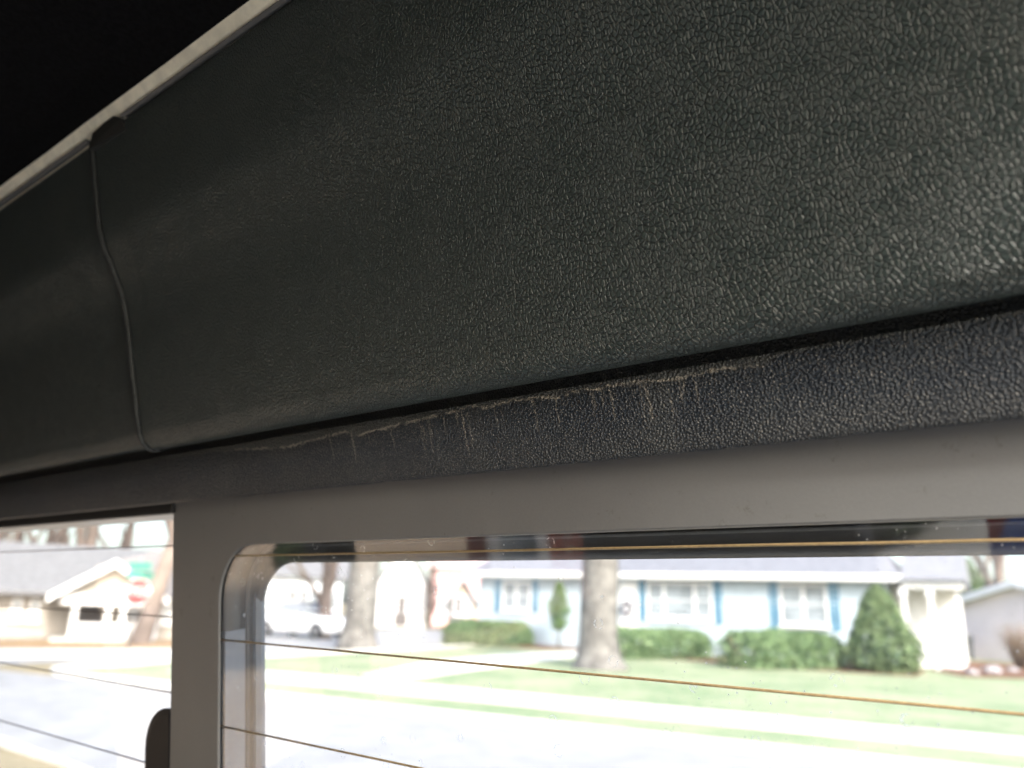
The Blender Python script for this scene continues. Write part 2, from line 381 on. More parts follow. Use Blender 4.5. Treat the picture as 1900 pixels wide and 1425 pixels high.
# --- roof lining: beige cut edge, black carpet face
e0 = np.array([top_n - .0012, top_z + .0008]); e1 = np.array([top_n - .0040, top_z + .0044])
BE = plain('beige_lining_edge', (.86, .80, .64), .8, .12, 120, .2, bump=.0002, bscale=900)
HL = plain('black_roof_lining', (.004, .004, .0045), .95, .5, 700, .08)
hl = extrude([e1, e1 + np.array([-.01, .0035]), e1 + np.array([-.15, .03]), (-.6, .265), (-2.3, .255), (-2.75, .21)], -.757, .138, 1, smooth=False).build('roof_lining', HL, van)
extrude(smooth_poly([e0 + np.array([.012, 0]), e0, e1, e1 + np.array([-.002, .0012])], 1), -.757, .138, 30, wob=lambda r, s: (.00012 * mnoise.noise((r * 60, 0, 0)), .00012 * mnoise.noise((r * 45, 5, 0)))).build('lining_edge', BE, hl)
# --- dusty flange below the undercut
cr = np.array(SEC[9])
fl_top = np.array([cr[0] + .0002, cr[1] + .0006]); fl_bot = np.array([.1505, .1505 * math.tan(math.radians(12.85))])
flp = [np.array([cr[0] + .0055, cr[1] + .0085]), np.array([cr[0] + .0052, cr[1] + .0013]), fl_top + np.array([.0006, .0003]), fl_top, fl_top * .5 + fl_bot * .5, fl_bot, fl_bot + np.array([.0008, -.0006]), fl_bot + np.array([.0035, -.0002])]
fl0 = float(np.linalg.norm(flp[1] - flp[0]) + np.linalg.norm(flp[2] - flp[1]) + np.linalg.norm(flp[3] - flp[2])) * 1000
FLH = float(np.linalg.norm(fl_bot - fl_top)) * 1000
def flpx(x, y):
    """photo pixel -> (r mm, arc mm) on the flange"""
    dd = ray(x, y); t2 = (fl_bot - fl_top) / np.linalg.norm(fl_bot - fl_top); nn = np.array([t2[1], -t2[0]])
    dc = np.array([dd @ VN, dd[2]]); k = (fl_top @ nn) / (dc @ nn); P = dd * k
    return float(P @ VR) * 1000, float((np.array([P @ VN, P[2]]) - fl_top) @ t2) * 1000 + fl0
for x, y in [(380, 836), (440, 834), (500, 832), (530, 830), (600, 812), (645, 800), (655, 812), (690, 800), (760, 783), (820, 768), (850, 762), (868, 752), (905, 756), (940, 745), (990, 738), (1040, 738), (1060, 728), (1110, 722), (1130, 716), (1190, 708), (1210, 706), (1250, 704), (1265, 702), (1300, 690), (1350, 683), (1420, 678), (1440, 660), (1500, 640)]:
    a, b = flpx(x, y); DUST_PTS.append((a, min(max(b - fl0, 0) / 20.0, 1.0)))
DUST_PTS = [(a, min(1.0, b)) for a, b in DUST_PTS]
DUST_PTS.sort()
for x, ya, yb, w in [(652, 803, 865, .9), (683, 800, 830, .5), (785, 790, 830, .5), (822, 775, 810, .5), (845, 768, 800, .6), (856, 765, 850, .9), (866, 765, 840, .6), (930, 760, 785, .6), (990, 740, 760, .5), (1100, 730, 770, .6), (1132, 722, 790, .9), (1196, 706, 790, 1.3), (1240, 720, 790, .5), (1266, 705, 740, .8)]:
    a, b = flpx(x, ya); _, c = flpx(x, yb); DRIPS.append((a, b, c, w * .42))
FL0 = fl0
_rd = random.Random(3)
for _ in range(16):
    x_ = _rd.uniform(600, 1420); y_ = 895 - .168 * x_ + 12; a, b = flpx(x_, y_); DRIPS.append((a, b, b + _rd.uniform(4, 11), _rd.uniform(.12, .3)))
COLS = [(flpx(868, 800)[0], flpx(903, 800)[0]), (flpx(1202, 780)[0], flpx(1262, 780)[0])]
fl_m = flange_mat()
extrude(flp, -.757, .138, 240, smooth=True, wob=lambda r, s: (.0003 * mnoise.noise((r * 22, s * 200, 3)), .00025 * mnoise.noise((r * 70, 1, 0)))).build('trim_flange', fl_m, van)
# --- painted window frame (inner side), rounded opening
OP = dict(l=-.2552, t=.0058, r=.112, b=.36, R=.020)
def rrect(o=0.0, k=10, q=0.0, R=None, dt=0.0):
    l, t, r, b = OP['l'] + o, OP['t'] + o + dt, OP['r'] - o, OP['b'] - o; R = (OP['R'] if R is None else R) - o * .4
    pts = []
    for cx, cyy, a0 in ((l + R, t + R, math.pi), (r - R, t + R, 1.5 * math.pi), (r - R, b - R, 0), (l + R, b - R, .5 * math.pi)):
        for i in range(k + 1):
            a = a0 + i * math.pi / 2 / k; pts.append((cx + R * math.cos(a), cyy + R * math.sin(a), q))
    return pts
def ring(sections, mbk, outer=None):
    L = [[gp(*p) for p in s] for s in sections]; n = len(L[0]); vs = [p for s in L for p in s]
    fs = [(i * n + j, i * n + (j + 1) % n, (i + 1) * n + (j + 1) % n, (i + 1) * n + j) for i in range(len(L) - 1) for j in range(n)]
    mbk.add(vs, fs, True)
FR = frame_mat()
PL = -.2866                                   # left edge of the frame's upright
def outer_path(q, o=0.0):
    ins = rrect(0, 10); out = []
    for (r, d, _) in ins:
        pass
    k = 11; quad = []
    corners = [(PL + o, -.025 + o), (.138 - o, -.025 + o), (.138 - o, .46 - o), (PL + o, .46 - o)]
    edges = [((PL + o, OP['t'] + OP['R']), corners[0], (OP['l'] + OP['R'], -.025 + o)), ((OP['r'] - OP['R'], -.025 + o), corners[1], (.138 - o, OP['t'] + OP['R'])),
             ((.138 - o, OP['b'] - OP['R']), corners[2], (OP['r'] - OP['R'], .46 - o)), ((OP['l'] + OP['R'], .46 - o), corners[3], (PL + o, OP['b'] - OP['R']))]
    for a, c, b in edges:
        for i in range(k):
            f = i / (k - 1)
            p = (np.array(a) * (1 - 2 * f) + np.array(c) * 2 * f) if f <= .5 else (np.array(c) * (2 - 2 * f) + np.array(b) * (2 * f - 1))
            quad.append((p[0], p[1], q))
    return quad
fm = MB()
ring([outer_path(-.0004), outer_path(-.0010), outer_path(-.0011, .0002), rrect(-.0006, q=-.0011), rrect(-.0002, q=-.0008), rrect(0.0, q=-.0004)], fm)
wf = fm.build('window_frame', FR, van, smooth=False)
# --- heated rear pane and left pane
GL = glass_mat('dusty_window_glass', .034)
def pane(r0, r1, d0, d1):
    m_ = MB(); m_.box(lambda r, d, q: gp(r, d, q), (r0, d0, 0.0), (r1, d1, .0002)); return m_
def sheet(r0, r1, d0, d1, q=0):
    m_ = MB(); m_.add([gp(r0, d0, q), gp(r1, d0, q), gp(r1, d1, q), gp(r0, d1, q)], [(0, 1, 2, 3)]); return m_
rg = sheet(PL + .012, .13, -.02, .44).build('rear_window', GL, van)
sg = sheet(-.775, PL + .003, -.012, .44, .0003).build('corner_window', glass_mat('corner_window_glass', .03, False), van)
WIRE = plain('copper_heating_print', (.30, .215, .11), .4, .15, 900, .5)
WIREL = plain('dull_heating_print', (.13, .10, .09), .5, .2, 900, .4)
def wire(parent, m_, r0, r1, d, w=.00033, sag=0.0):
    mb = MB()
    n = 24
    mb.tube([gp(r0 + (r1 - r0) * i / n, d + sag * math.sin(i * .7) + .00008 * mnoise.noise((i * .8, d * 50, 0)), -.00012) for i in range(n + 1)], w, 6)
    return mb.build('heating_wire', m_, parent)
for (x, y) in ((1000, 1020), (1000, 1241.7), (600, 1387)):
    wire(rg, WIRE, PL + .031, .125, on_glass(x, y)[1])
for i in range(3): wire(rg, WIRE, PL + .031, .125, on_glass(600, 1387)[1] + .040 * (i + 1))
for (x, y) in ((160, 1018.5), (160, 1134), (160, 1257), (130, 1374)):
    wire(sg, WIREL, -.765, PL - .001, on_glass(x, y)[1], .00028)
for i in range(3): wire(sg, WIREL, -.765, PL - .001, on_glass(130, 1374)[1] + .032 * (i + 1), .00028)
# --- outer reveal of the window (deep black plastic surround seen through the pane)
RV = plain('black_surround_plastic', (.010, .010, .011), .32, .25, 60, .5, bump=.0001, bscale=1500)
sections = [rrect(-.020, q=.0012), rrect(-.0008, q=.0012), rrect(.0000, q=.0018), rrect(.0004, q=.0092), rrect(-.0012, q=.0098), rrect(-.0016, q=.0118), rrect(.0014, q=.0126, dt=.0034), rrect(.0022, q=.0142, dt=.0052), rrect(.0020, q=.0155, dt=.0054), rrect(-.004, q=.0170), rrect(-.03, q=.0185)]
rm = MB(); ring(sections, rm); rm.build('window_surround', RV, van)
CHM = plain('blue_grey_channel', (.105, .118, .145), .42, .12, 90, .45, bump=.0001, bscale=1200)
L_ = OP['l']; cd = on_glass(440, 1172, .003)[1]
chp = [(L_ - .006, .0010), (L_ + .0008, .0010), (L_ + .0009, .0088), (L_ - .0008, .0094)]
mb = MB(); mb.add([gp(r, d, q) for d in (cd, cd + .004, OP['b'] - .03) for r, q in chp] , [(i * 4 + j, i * 4 + j + 1, (i + 1) * 4 + j + 1, (i + 1) * 4 + j) for i in range(2) for j in range(3)] + [(0, 1, 2, 3)]); mb.build('side_channel', CHM, van)
chp = [(L_ - .0012, .0122), (L_ + .0020, .0125), (L_ + .0030, .0142), (L_ + .0028, .0158), (L_ - .004, .0174)]
cd2 = OP['t'] + .017
mb = MB(); mb.add([gp(r, d, q) for d in (cd2, OP['b'] - .03) for r, q in chp], [(j, j + 1, 5 + j + 1, 5 + j) for j in range(4)] + [(0, 1, 2, 3, 4)]); mb.build('channel_lip', CHM, van)
# sealing bead inside the surround
sb = MB(); ring([rrect(.0009, q=.0090), rrect(.0016, q=.0094), rrect(.0014, q=.0100), rrect(.0004, q=.0100)], sb)
sb.build('seal_bead', plain('grey_rubber_bead', (.03, .031, .033), .5, .3, 300), van)
# --- black latch housing on the left of the upright
lr, ld = on_glass(318, 1318, -.002); l2, _ = on_glass(264, 1400, -.002)
lh = MB(); P = []
Rr = .016; l0 = l2; l1_ = PL - .0002; t0 = ld
path = [(l1_, t0)] + [(l0 + Rr - Rr * math.sin(a), t0 + Rr - Rr * math.cos(a)) for a in np.linspace(0, math.pi / 2, 8)] + [(l0, .30), (l1_, .30)]
for q0, q1, o in ((-.014, -.0003, 0),):
    n = len(path); ins = [(min(r + .002, l1_), d + .002) for r, d in path[:-2]] + [(l0 + .002, .30), (l1_, .30)]
    vs = [gp(r, d, -.0002) for r, d in path] + [gp(r, d, -.0010) for r, d in path] + [gp(r, d, -.0015) for r, d in ins]
    fs = [(i + n * k, (i + 1) % n + n * k, (i + 1) % n + n * (k + 1), i + n * (k + 1)) for k in range(2) for i in range(n)] + [tuple(range(2 * n, 3 * n))]
    lh.add(vs, fs, False)
lh.build('latch_cover', plain('satin_black_plastic', (.004, .004, .005), .5, .2, 200, .3), van)
# --- unseen body shell, openings shaped to steer light: tailgate skin, roof, sides with windows, floor, front
BODY = plain('grey_interior_plastic', (.06, .06, .063), .6, .15, 8)
SKIN = plain('black_body_paint', (.012, .012, .014), .3, .1, 3)
mb = MB(); mb.box(V, (-.80, .158, .0360), (.18, .20, .30)); mb.build('tailgate_head', SKIN, van)
mb = MB(); mb.box(lambda r, d, q: gp(r, d, q), (-.80, .45, -.012), (.18, .9, .03)); mb.build('tailgate_lower', BODY, van)
mb = MB(); mb.box(V, (-.80, .1545, fl_bot[1] - .0036), (PL + .001, .1575, fl_bot[1] + .004)); mb.build('shaded_trim_ledge', plain('trim_underside_shade', (.03, .03, .03), .7), van)  # dark strip coloured as the shaded underside of the trim
mb = MB(); mb.box(V, (-.82, -2.9, .301), (.20, .22, .33)); mb.build('roof', SKIN, van)
mb = MB(); mb.box(V, (-.82, -2.9, -1.0), (.20, .16, -.95)); mb.build('floor', plain('light_grey_carpet', (.42, .41, .39), .95, .12, 30, .1), van)  # unseen floor, pale tone chosen to bounce light up onto the trim
def side(r0, r1, wins, zb, zt):
    mb = MB()
    mb.box(V, (r0, -2.9, -.95), (r1, .16, zb)); mb.box(V, (r0, -2.9, zt), (r1, .16, .30))
    e = .16
    for a, b in wins:
        mb.box(V, (r0, a, zb), (r1, e, zt)); e = b
    mb.box(V, (r0, -2.9, zb), (r1, e, zt))
    return mb.build('side_wall', BODY, van)
CLR = glass_mat('tinted_side_glass', .01, False, (.92, .95, .96))
lw = [(-.02, -.286), (-.332, -.91), (-1.27, -1.5)]; rw = [(.15, -.13)]
sl = side(-.80, -.76, lw, -.30, -.03); sr = side(.14, .18, rw, -.55, .245)  # unseen right opening set close and short so light falls off leftward
for a, b in lw:
    m_ = MB(); m_.add([V(-.78, a, -.30), V(-.78, b, -.30), V(-.78, b, -.03), V(-.78, a, -.03)], [(0, 1, 2, 3)]); m_.build('side_window', CLR, sl)
for a, b in rw:
    m_ = MB(); m_.add([V(.16, a, -.55), V(.16, b, -.55), V(.16, b, .245), V(.16, a, .245)], [(0, 1, 2, 3)]); m_.build('side_window', CLR, sr)
mb = MB(); mb.box(V, (-.76, -2.9, -.95), (.14, -2.8, -.78)); mb.build('front_bulkhead', BODY, van)
mb = MB(); mb.box(V, (-.76, -2.9, -.35), (.14, -2.8, .299)); mb.build('front_header', BODY, van)
m_ = MB(); m_.add([V(-.76, -2.85, -.78), V(.14, -2.85, -.78), V(.14, -2.85, -.35), V(-.76, -2.85, -.35)], [(0, 1, 2, 3)]); m_.build('windscreen', CLR, van)
def seat(r0, r1, n, zt, m_):
    R = .06; mb = MB()
    outl = [(r0, -.9)] + [(r0 + R - R * math.cos(a), zt - R + R * math.sin(a)) for a in np.linspace(0, math.pi / 2, 6)] + [(r1 - R + R * math.sin(a), zt - R + R * math.cos(a)) for a in np.linspace(0, math.pi / 2, 6)] + [(r1, -.9)]
    mb.prism([V(r, n, z) for r, z in outl], VN * -.12)
    s_ = mb.build('seat_back', m_, van)
    mb = MB(); mb.box(V, (r0, n - .12, -.70), (r1, n - .6, -.56)); mb.build('seat_cushion', m_, s_)
SEATM = plain('black_seat_cloth', (.005, .005, .006), .9, .2, 60)
seat(-.72, -.392, -1.1, -.06, SEATM)

# ================================================================ GROUND
GRASS = ground_mat('lawn', [(.145, .205, .105), (.25, .275, .17), (.31, .29, .21)], .45, bump=.03, bscale=30)
DRY = ground_mat('dry_lawn', [(.22, .19, .12), (.30, .25, .16), (.17, .14, .08)], .5, bump=.03, bscale=30)
ASPH = ground_mat('asphalt', [(.24, .24, .24), (.29, .29, .29), (.19, .19, .19)], .25, bump=.004, bscale=90)
CONC = ground_mat('concrete', [(.48, .47, .44), (.55, .54, .51), (.40, .39, .36)], .6, bump=.003, bscale=60)
MULCH = ground_mat('mulch', [(.10, .05, .03), (.17, .09, .055), (.06, .035, .025)], 2.5, bump=.04, bscale=18)
def poly(name, pts, z, m_, thick=0.0, kind='structure', parent=None):
    mb = MB(); P = [np.array([p[0], p[1], z]) for p in pts]; n = len(P)
    a = sum(P[i][0] * P[(i + 1) % n][1] - P[(i + 1) % n][0] * P[i][1] for i in range(n))
    if a < 0: P = P[::-1]
    if thick:
        vs = P + [p - np.array([0, 0, thick]) for p in P]
        mb.add(vs, [tuple(range(n))] + [(i, n + i, n + (i + 1) % n, (i + 1) % n) for i in range(n)])
    else: mb.add(P, [tuple(range(n))])
    o = mb.build(name, m_, parent)
    if kind: o['kind'] = kind
    return o
mb = MB(); mb.add([(-900, -900, -.02), (900, -900, -.02), (900, 900, -.02), (-900, 900, -.02)], [(0, 1, 2, 3)])
tag(mb.build('ground', DRY), kind='structure')
def ext(a, b, k0, k1):
    a = a[:2]; b = b[:2]; d = b - a; return a - d * k0, b + d * k1
# kerb line of the far side of the street
ka, kb = G(477, 1281, .085), G(1668, 1405, .085)
sa, sb_ = G(477, 1263), G(1000, 1309)
ta, tb_ = G(477, 1242), G(1500, 1332)
sdir = (kb - ka)[:2] / np.linalg.norm((kb - ka)[:2])
snrm = np.array([-sdir[1], sdir[0]]); snrm = snrm if snrm[1] > 0 else -snrm      # away from the van
ka = ka - np.array([snrm[0], snrm[1], 0]) * .17
def sp(p): p = np.array(p[:2]); return float((p - ka[:2]) @ sdir), float((p - ka[:2]) @ snrm)
def SS(a, b, z=0): q = ka[:2] + sdir * a + snrm * b; return np.array([q[0], q[1], z])
d_s0 = (sp(G(477, 1261, .05))[1] + sp(G(1000, 1309, .05))[1]) / 2
d_s1 = (sp(G(477, 1243, .05))[1] + sp(G(1500, 1333, .05))[1]) / 2
cornA = sp(G(175, 1236))[0]                           # street corner at the left
poly('street', [SS(-120, 0), SS(90, .02), SS(90, -7.2), SS(-120, -7.2)], -.015, ASPH)
# side street beyond the corner
nrL = sp(G(0, 1224))
poly('side_street', [SS(cornA - 1.5, 0), SS(cornA - 1.5, 70), SS(cornA - 13.5, 70), SS(cornA - 13.5, 0)], -.013, ASPH)
poly('lawn', [SS(cornA + .9, .15)] + [SS(cornA + 1.2, 1.2), SS(cornA + .4, 3), SS(cornA, 60), SS(110, 60), SS(110, .15)], .03, GRASS)
# kerb with rounded corner
kp = [SS(110, .0)] + [SS(cornA + 1.8 - 1.8 * math.sin(a), 1.8 - 1.8 * math.cos(a)) for a in np.linspace(0, math.pi / 2, 9)] + [SS(cornA, 60)]
ki = [SS(110, .17)] + [SS(cornA + 1.8 - 1.63 * math.sin(a), 1.8 - 1.63 * math.cos(a)) for a in np.linspace(0, math.pi / 2, 9)] + [SS(cornA + .17, 60)]
poly('kerb', kp + ki[::-1], .085, CONC, .12)
# pavement slabs along the street: each slab a piece with a joint
pv = empty('pavement', SS(8, (d_s0 + d_s1) / 2, .05), 'pale concrete pavement of square slabs running along the far side of the street', 'pavement')
del pv['category']; del pv['label']; pv['kind'] = 'structure'
sw = 1.5
a0 = cornA + 2.2
i = 0
while a0 + i * sw < 42:
    mb = MB(); s0 = a0 + i * sw; dz = random.uniform(-.004, .004)
    P4 = [SS(s0 + .012, d_s0, .0), SS(s0 + sw - .012, d_s0, 0), SS(s0 + sw - .012, d_s1, 0), SS(s0 + .012, d_s1, 0)]
    mb.hexa([p + ZZ * .0 for p in P4] + [p + ZZ * (.05 + dz) for p in P4])
    mb.build('paving_slab', CONC, pv); i += 1
# garden walk to the front door
wk = [G(672, 1257), G(805, 1229), G(960, 1215), G(1130, 1206), G(1165, 1209), G(1040, 1224), G(900, 1243), G(745, 1265)]
poly('garden_path', wk, .046, CONC, .05)
# far pavement across the side street, near left kerb
poly('side_pavement', [G(-250, 1222), G(400, 1218), G(400, 1206), G(-250, 1206)], .03, CONC, .04)
poly('near_verge', [G(-60, 1365), G(0, 1392), G(118, 1430), G(260, 1500), G(-300, 1600), G(-400, 1400)], .03, DRY, .05)
poly('near_kerb', [G(-60, 1352), G(0, 1378), G(138, 1430), G(300, 1500), G(260, 1500), G(118, 1430), G(0, 1392), G(-60, 1365)], .06, CONC, .08)
poly('gravel_yard', [V(-3, 3, 0), V(-22, 3, 0), V(-22, -18, 0), V(-3, -18, 0)], -.006, ground_mat('tan_gravel', [(.60, .44, .29), (.66, .50, .34), (.50, .36, .24)], 3.0, bump=.01))
poly('driveway', [V(-1.6, 1.0, 0), V(7, 1.0, 0), V(7, -9, 0), V(-1.6, -9, 0)], -.008, CONC)  # unseen; widened to the right for neutral light bounced into the cabin

# ================================================================ BUILDINGS
class Wall:
    """vertical frontage: s along it (to the right), d behind it, z up"""
    def __init__(s, A, B):
        s.O = np.array([A[0], A[1], 0.0]); d = np.array([B[0] - A[0], B[1] - A[1], 0.0]); s.L = np.linalg.norm(d); s.a = d / s.L
        b = np.array([-s.a[1], s.a[0], 0]); s.b = b if b @ (s.O) > 0 else -b
    def P(s, x, d, z): return s.O + s.a * x + s.b * d + ZZ * z
    def px(s, x, y, d=0.0):
        r = ray(x, y); k = ((s.O + s.b * d - C0) @ s.b) / (r @ s.b); Q = C0 + r * k; return float((Q - s.O) @ s.a), float(Q[2])
WHITE = plain('white_trim_paint', (.62, .62, .62), .5, .05, 2)
BLUE = plain('pale_blue_siding', (.37, .435, .48), .6, .06, 1.5)
SHUT = plain('teal_blue_shutter', (.035, .15, .24), .5, .12, 4)
ROOFG = plain('grey_shingle', (.15, .155, .175), .85, .18, 6, .2, bump=.01, bscale=12)
PANE = plain('window_pane_glass', (.22, .25, .27), .08, .3, 1.2, .6)
TRUNK = plain('grey_brown_bark', (.128, .122, .115), .9, .4, 3, .15, bump=.03, bscale=14)
BARE = plain('bare_twig_bark', (.15, .12, .105), .9, .2, 3, .15)
def window(w, parent, s0, s1, z0, z1, cols, rows, d=-.05):
    mb = MB(); t = .09
    mb.box(w.P, (s0, d - .02, z0), (s1, .02, z0 + t)); mb.box(w.P, (s0, d - .02, z1 - t), (s1, .02, z1))
    mb.box(w.P, (s0, d - .02, z0 + t), (s0 + t, .02, z1 - t)); mb.box(w.P, (s1 - t, d - .02, z0 + t), (s1, .02, z1 - t))
    f = mb.build('window_frame', WHITE, parent)
    xs = [s0 + t + (s1 - s0 - 2 * t) * c for c in cols]; n = len(xs) - 1
    for i in range(1, n):
        b_ = MB(); b_.box(w.P, (xs[i] - .05, d - .015, z0 + t), (xs[i] + .05, .02, z1 - t)); b_.build('mullion', WHITE, f)
    for i in range(n):
        for j in range(rows):
            za = z0 + t + (z1 - z0 - 2 * t) * j / rows; zb = z0 + t + (z1 - z0 - 2 * t) * (j + 1) / rows
            b_ = MB(); b_.box(w.P, (xs[i], d + .02, za + .025), (xs[i + 1], d + .035, zb)); b_.build('pane', PANE, f)
            b_ = MB(); b_.box(w.P, (xs[i] + .05 * (i > 0), d, za), (xs[i + 1] - .05 * (i < n - 1), d + .02, za + .03)); b_.build('sash_bar', WHITE, f)
    b_ = MB(); b_.box(w.P, (s0 - .08, d - .08, z0 - .07), (s1 + .08, .02, z0 - .002)); b_.build('sill', WHITE, f)
    return f
def shutter(w, parent, s0, s1, z0, z1):
    mb = MB(); t = .055
    mb.box(w.P, (s0, -.05, z0), (s0 + t, .01, z1)); mb.box(w.P, (s1 - t, -.05, z0), (s1, .01, z1))
    for z in (z0, (z0 + z1) / 2, z1 - t * 1.5): mb.box(w.P, (s0 + t, -.05, z), (s1 - t, .01, z + t * 1.5))
    mb.box(w.P, (s0 + t, -.012, z0 + t), (s1 - t, .008, z1 - t))
    o = mb.build('shutter', SHUT, parent)
    sl_ = MB(); z = z0 + .13
    while z < z1 - .12:
        if abs(z - (z0 + z1) / 2 - .04) > .1:
            sl_.hexa([w.P(s0 + t, -.045, z - .01), w.P(s1 - t, -.045, z - .01), w.P(s1 - t, -.016, z + .03), w.P(s0 + t, -.016, z + .03), w.P(s0 + t, -.045, z), w.P(s1 - t, -.045, z), w.P(s1 - t, -.016, z + .04), w.P(s0 + t, -.016, z + .04)])
        z += .075
    b_ = sl_.build('louvre_slats', SHUT, o); b_['kind'] = 'stuff'
# --- blue ranch house
bw = Wall(G(885, 1191), G(1660, 1240))
LEN = bw.L
house = empty('blue_house', bw.P(LEN / 2, 0, 0), 'long pale blue single storey house with teal shutters and clipped hedges', 'house')
EA = np.mean([bw.px(x, 1074, -.45)[1] for x in (1000, 1300, 1600)])
mb = MB(); mb.box(bw.P, (0, .03, 0), (LEN, 8.2, EA + .12)); mb.box(bw.P, (-.02, -.02, 0), (LEN + .02, .03, .35)); mb.build('wall_core', BLUE, house)
nb = int((EA - .35) / .16)
holes = []
for k in range(nb + 1):
    z = .35 + k * .16
    if z > EA: break
    b_ = MB(); z2 = min(z + .165, EA + .02)
    b_.hexa([bw.P(0, -.032, z), bw.P(LEN, -.032, z), bw.P(LEN, .03, z), bw.P(0, .03, z), bw.P(0, -.012, z2), bw.P(LEN, -.012, z2), bw.P(LEN, .03, z2), bw.P(0, .03, z2)])
    b_.build('siding_board', BLUE, house)
# roof with eave, fascia, gutter
ov = .5; rz = EA + 2.3
def roof_prism(w, parent, s0, s1, dep, eave, ridge, m_, ov=.5, hip=0.0, name='roof'):
    mb = MB(); t = .12
    A = [w.P(s0, -ov, eave), w.P(s1, -ov, eave), w.P(s1, dep + ov, eave), w.P(s0, dep + ov, eave)]
    R0, R1 = w.P(s0 + hip, dep / 2, ridge), w.P(s1 - hip, dep / 2, ridge)
    up = ZZ * t
    v = [p for p in A] + [p + up for p in A] + [R0 + up, R1 + up]
    mb.add(v, [(3, 2, 1, 0), (0, 1, 5, 4), (1, 2, 6, 5), (2, 3, 7, 6), (3, 0, 4, 7), (4, 5, 9, 8), (6, 7, 8, 9), (5, 6, 9), (7, 4, 8)])
    return mb.build(name, m_, parent)
rf = roof_prism(bw, house, -.5, LEN + .5, 8.2, EA + .12, rz, ROOFG, ov, 1.6)
mb = MB(); mb.box(bw.P, (-.55, -ov - .03, EA), (LEN + .55, -ov + .02, EA + .22)); mb.build('gutter', WHITE, rf)
mb = MB(); mb.box(bw.P, (-.5, -ov + .02, EA + .08), (LEN + .5, .03, EA + .117)); mb.build('soffit', WHITE, rf)
def span(x0, x1, y0, y1):
    s0, za = bw.px(x0, (y0 + y1) / 2); s1, _ = bw.px(x1, (y0 + y1) / 2); zt = bw.px((x0 + x1) / 2, y0)[1]; zb = bw.px((x0 + x1) / 2, y1)[1]
    return s0, s1, zb, zt
WN = [((932, 986, 1079, 1134), (0, .5, 1), 2), ((1201, 1323, 1080, 1150), (0, .25, .75, 1), 2), ((1447, 1537, 1083, 1162), (0, .5, 1), 2)]
SH = [(919, 930, 1076, 1137), (988, 998, 1076, 1137), (1187, 1199, 1078, 1153), (1325, 1340, 1078, 1159), (1429, 1445, 1080, 1166), (1539, 1558, 1081, 1171)]
for r_, cols, rows in WN:
    s0, s1, z0, z1 = span(*r_); window(bw, house, s0, s1, z0, min(z1, EA - .1), cols, rows)
for r_ in SH:
    s0, s1, z0, z1 = span(*r_); shutter(bw, house, s0, s1, z0, min(z1, EA - .08))
# front door with wreath
s0, s1, _, z1 = span(1152, 1183, 1080, 1180)
mb = MB(); mb.box(bw.P, (s0, -.06, .32), (s1, .02, z1)); dr = mb.build('door', WHITE, house)
for (a, b) in ((.45, .95), (1.1, 1.5)):
    for (u0, u1) in ((.12, .45), (.55, .88)):
        mb = MB(); mb.box(bw.P, (s0 + (s1 - s0) * u0, -.075, .32 + a), (s0 + (s1 - s0) * u1, -.058, .32 + b)); mb.build('door_panel', WHITE, dr)
ws, wz_ = bw.px(1165, 1129)
mb = MB(); mb.tube([bw.P(ws + .2 * math.cos(a), -.11, wz_ + .24 * math.sin(a)) for a in np.linspace(0, 2 * math.pi, 17)], [.075 + .02 * math.sin(i * 2.7) for i in range(17)], 6)
mb.build('wreath', plain('dark_wreath_twigs', (.06, .055, .075), .9, .4, 20), dr)
mb = MB(); mb.box(bw.P, (s0 - .5, -1.2, 0), (s1 + .5, -.033, .16)); mb.box(bw.P, (s0 - .3, -.8, .16), (s1 + .3, -.033, .31)); mb.build('door_step', CONC, house)
# right-hand carport wing
p0, _ = bw.px(1690, 1150); p1, _ = bw.px(1738, 1150)
mb = MB(); mb.box(bw.P, (LEN + .02, 1.4, 0), (p1 + .6, 7.5, EA)); mb.build('wing_wall', WHITE, house)
mb = MB(); mb.box(bw.P, (LEN + .51, -.45, EA - .22), (p1 + .9, 1.5, EA - .02)); mb.build('wing_beam', WHITE, house)
roof_prism(bw, house, LEN + .52, p1 + 1.0, 7.5, EA + .0, EA + 1.9, ROOFG, .6, 0, 'wing_roof')
for x in (1682, 1732):
    s_, _ = bw.px(x, 1160, -.3); mb = MB()
    mb.box(bw.P, (s_ - .07, -.37, 0), (s_ + .07, -.23, EA - .221)); mb.box(bw.P, (s_ - .12, -.42, EA - .5), (s_ + .12, -.18, EA - .222)); mb.build('porch_post', WHITE, house)
# mulch beds
def bed(pts, z=.052): return poly('mulch_bed', pts, z, MULCH, .05)
bed([G(835, 1194), G(1010, 1207), G(1085, 1208), G(1085, 1202), G(850, 1190)])
bed([G(1140, 1217), G(1330, 1232), G(1500, 1245), G(1700, 1258), G(1720, 1245), G(1400, 1223), G(1150, 1206)])
bed([G(1725, 1245), G(1790, 1258), G(1900, 1262), G(1990, 1255), G(1900, 1235), G(1760, 1226)])
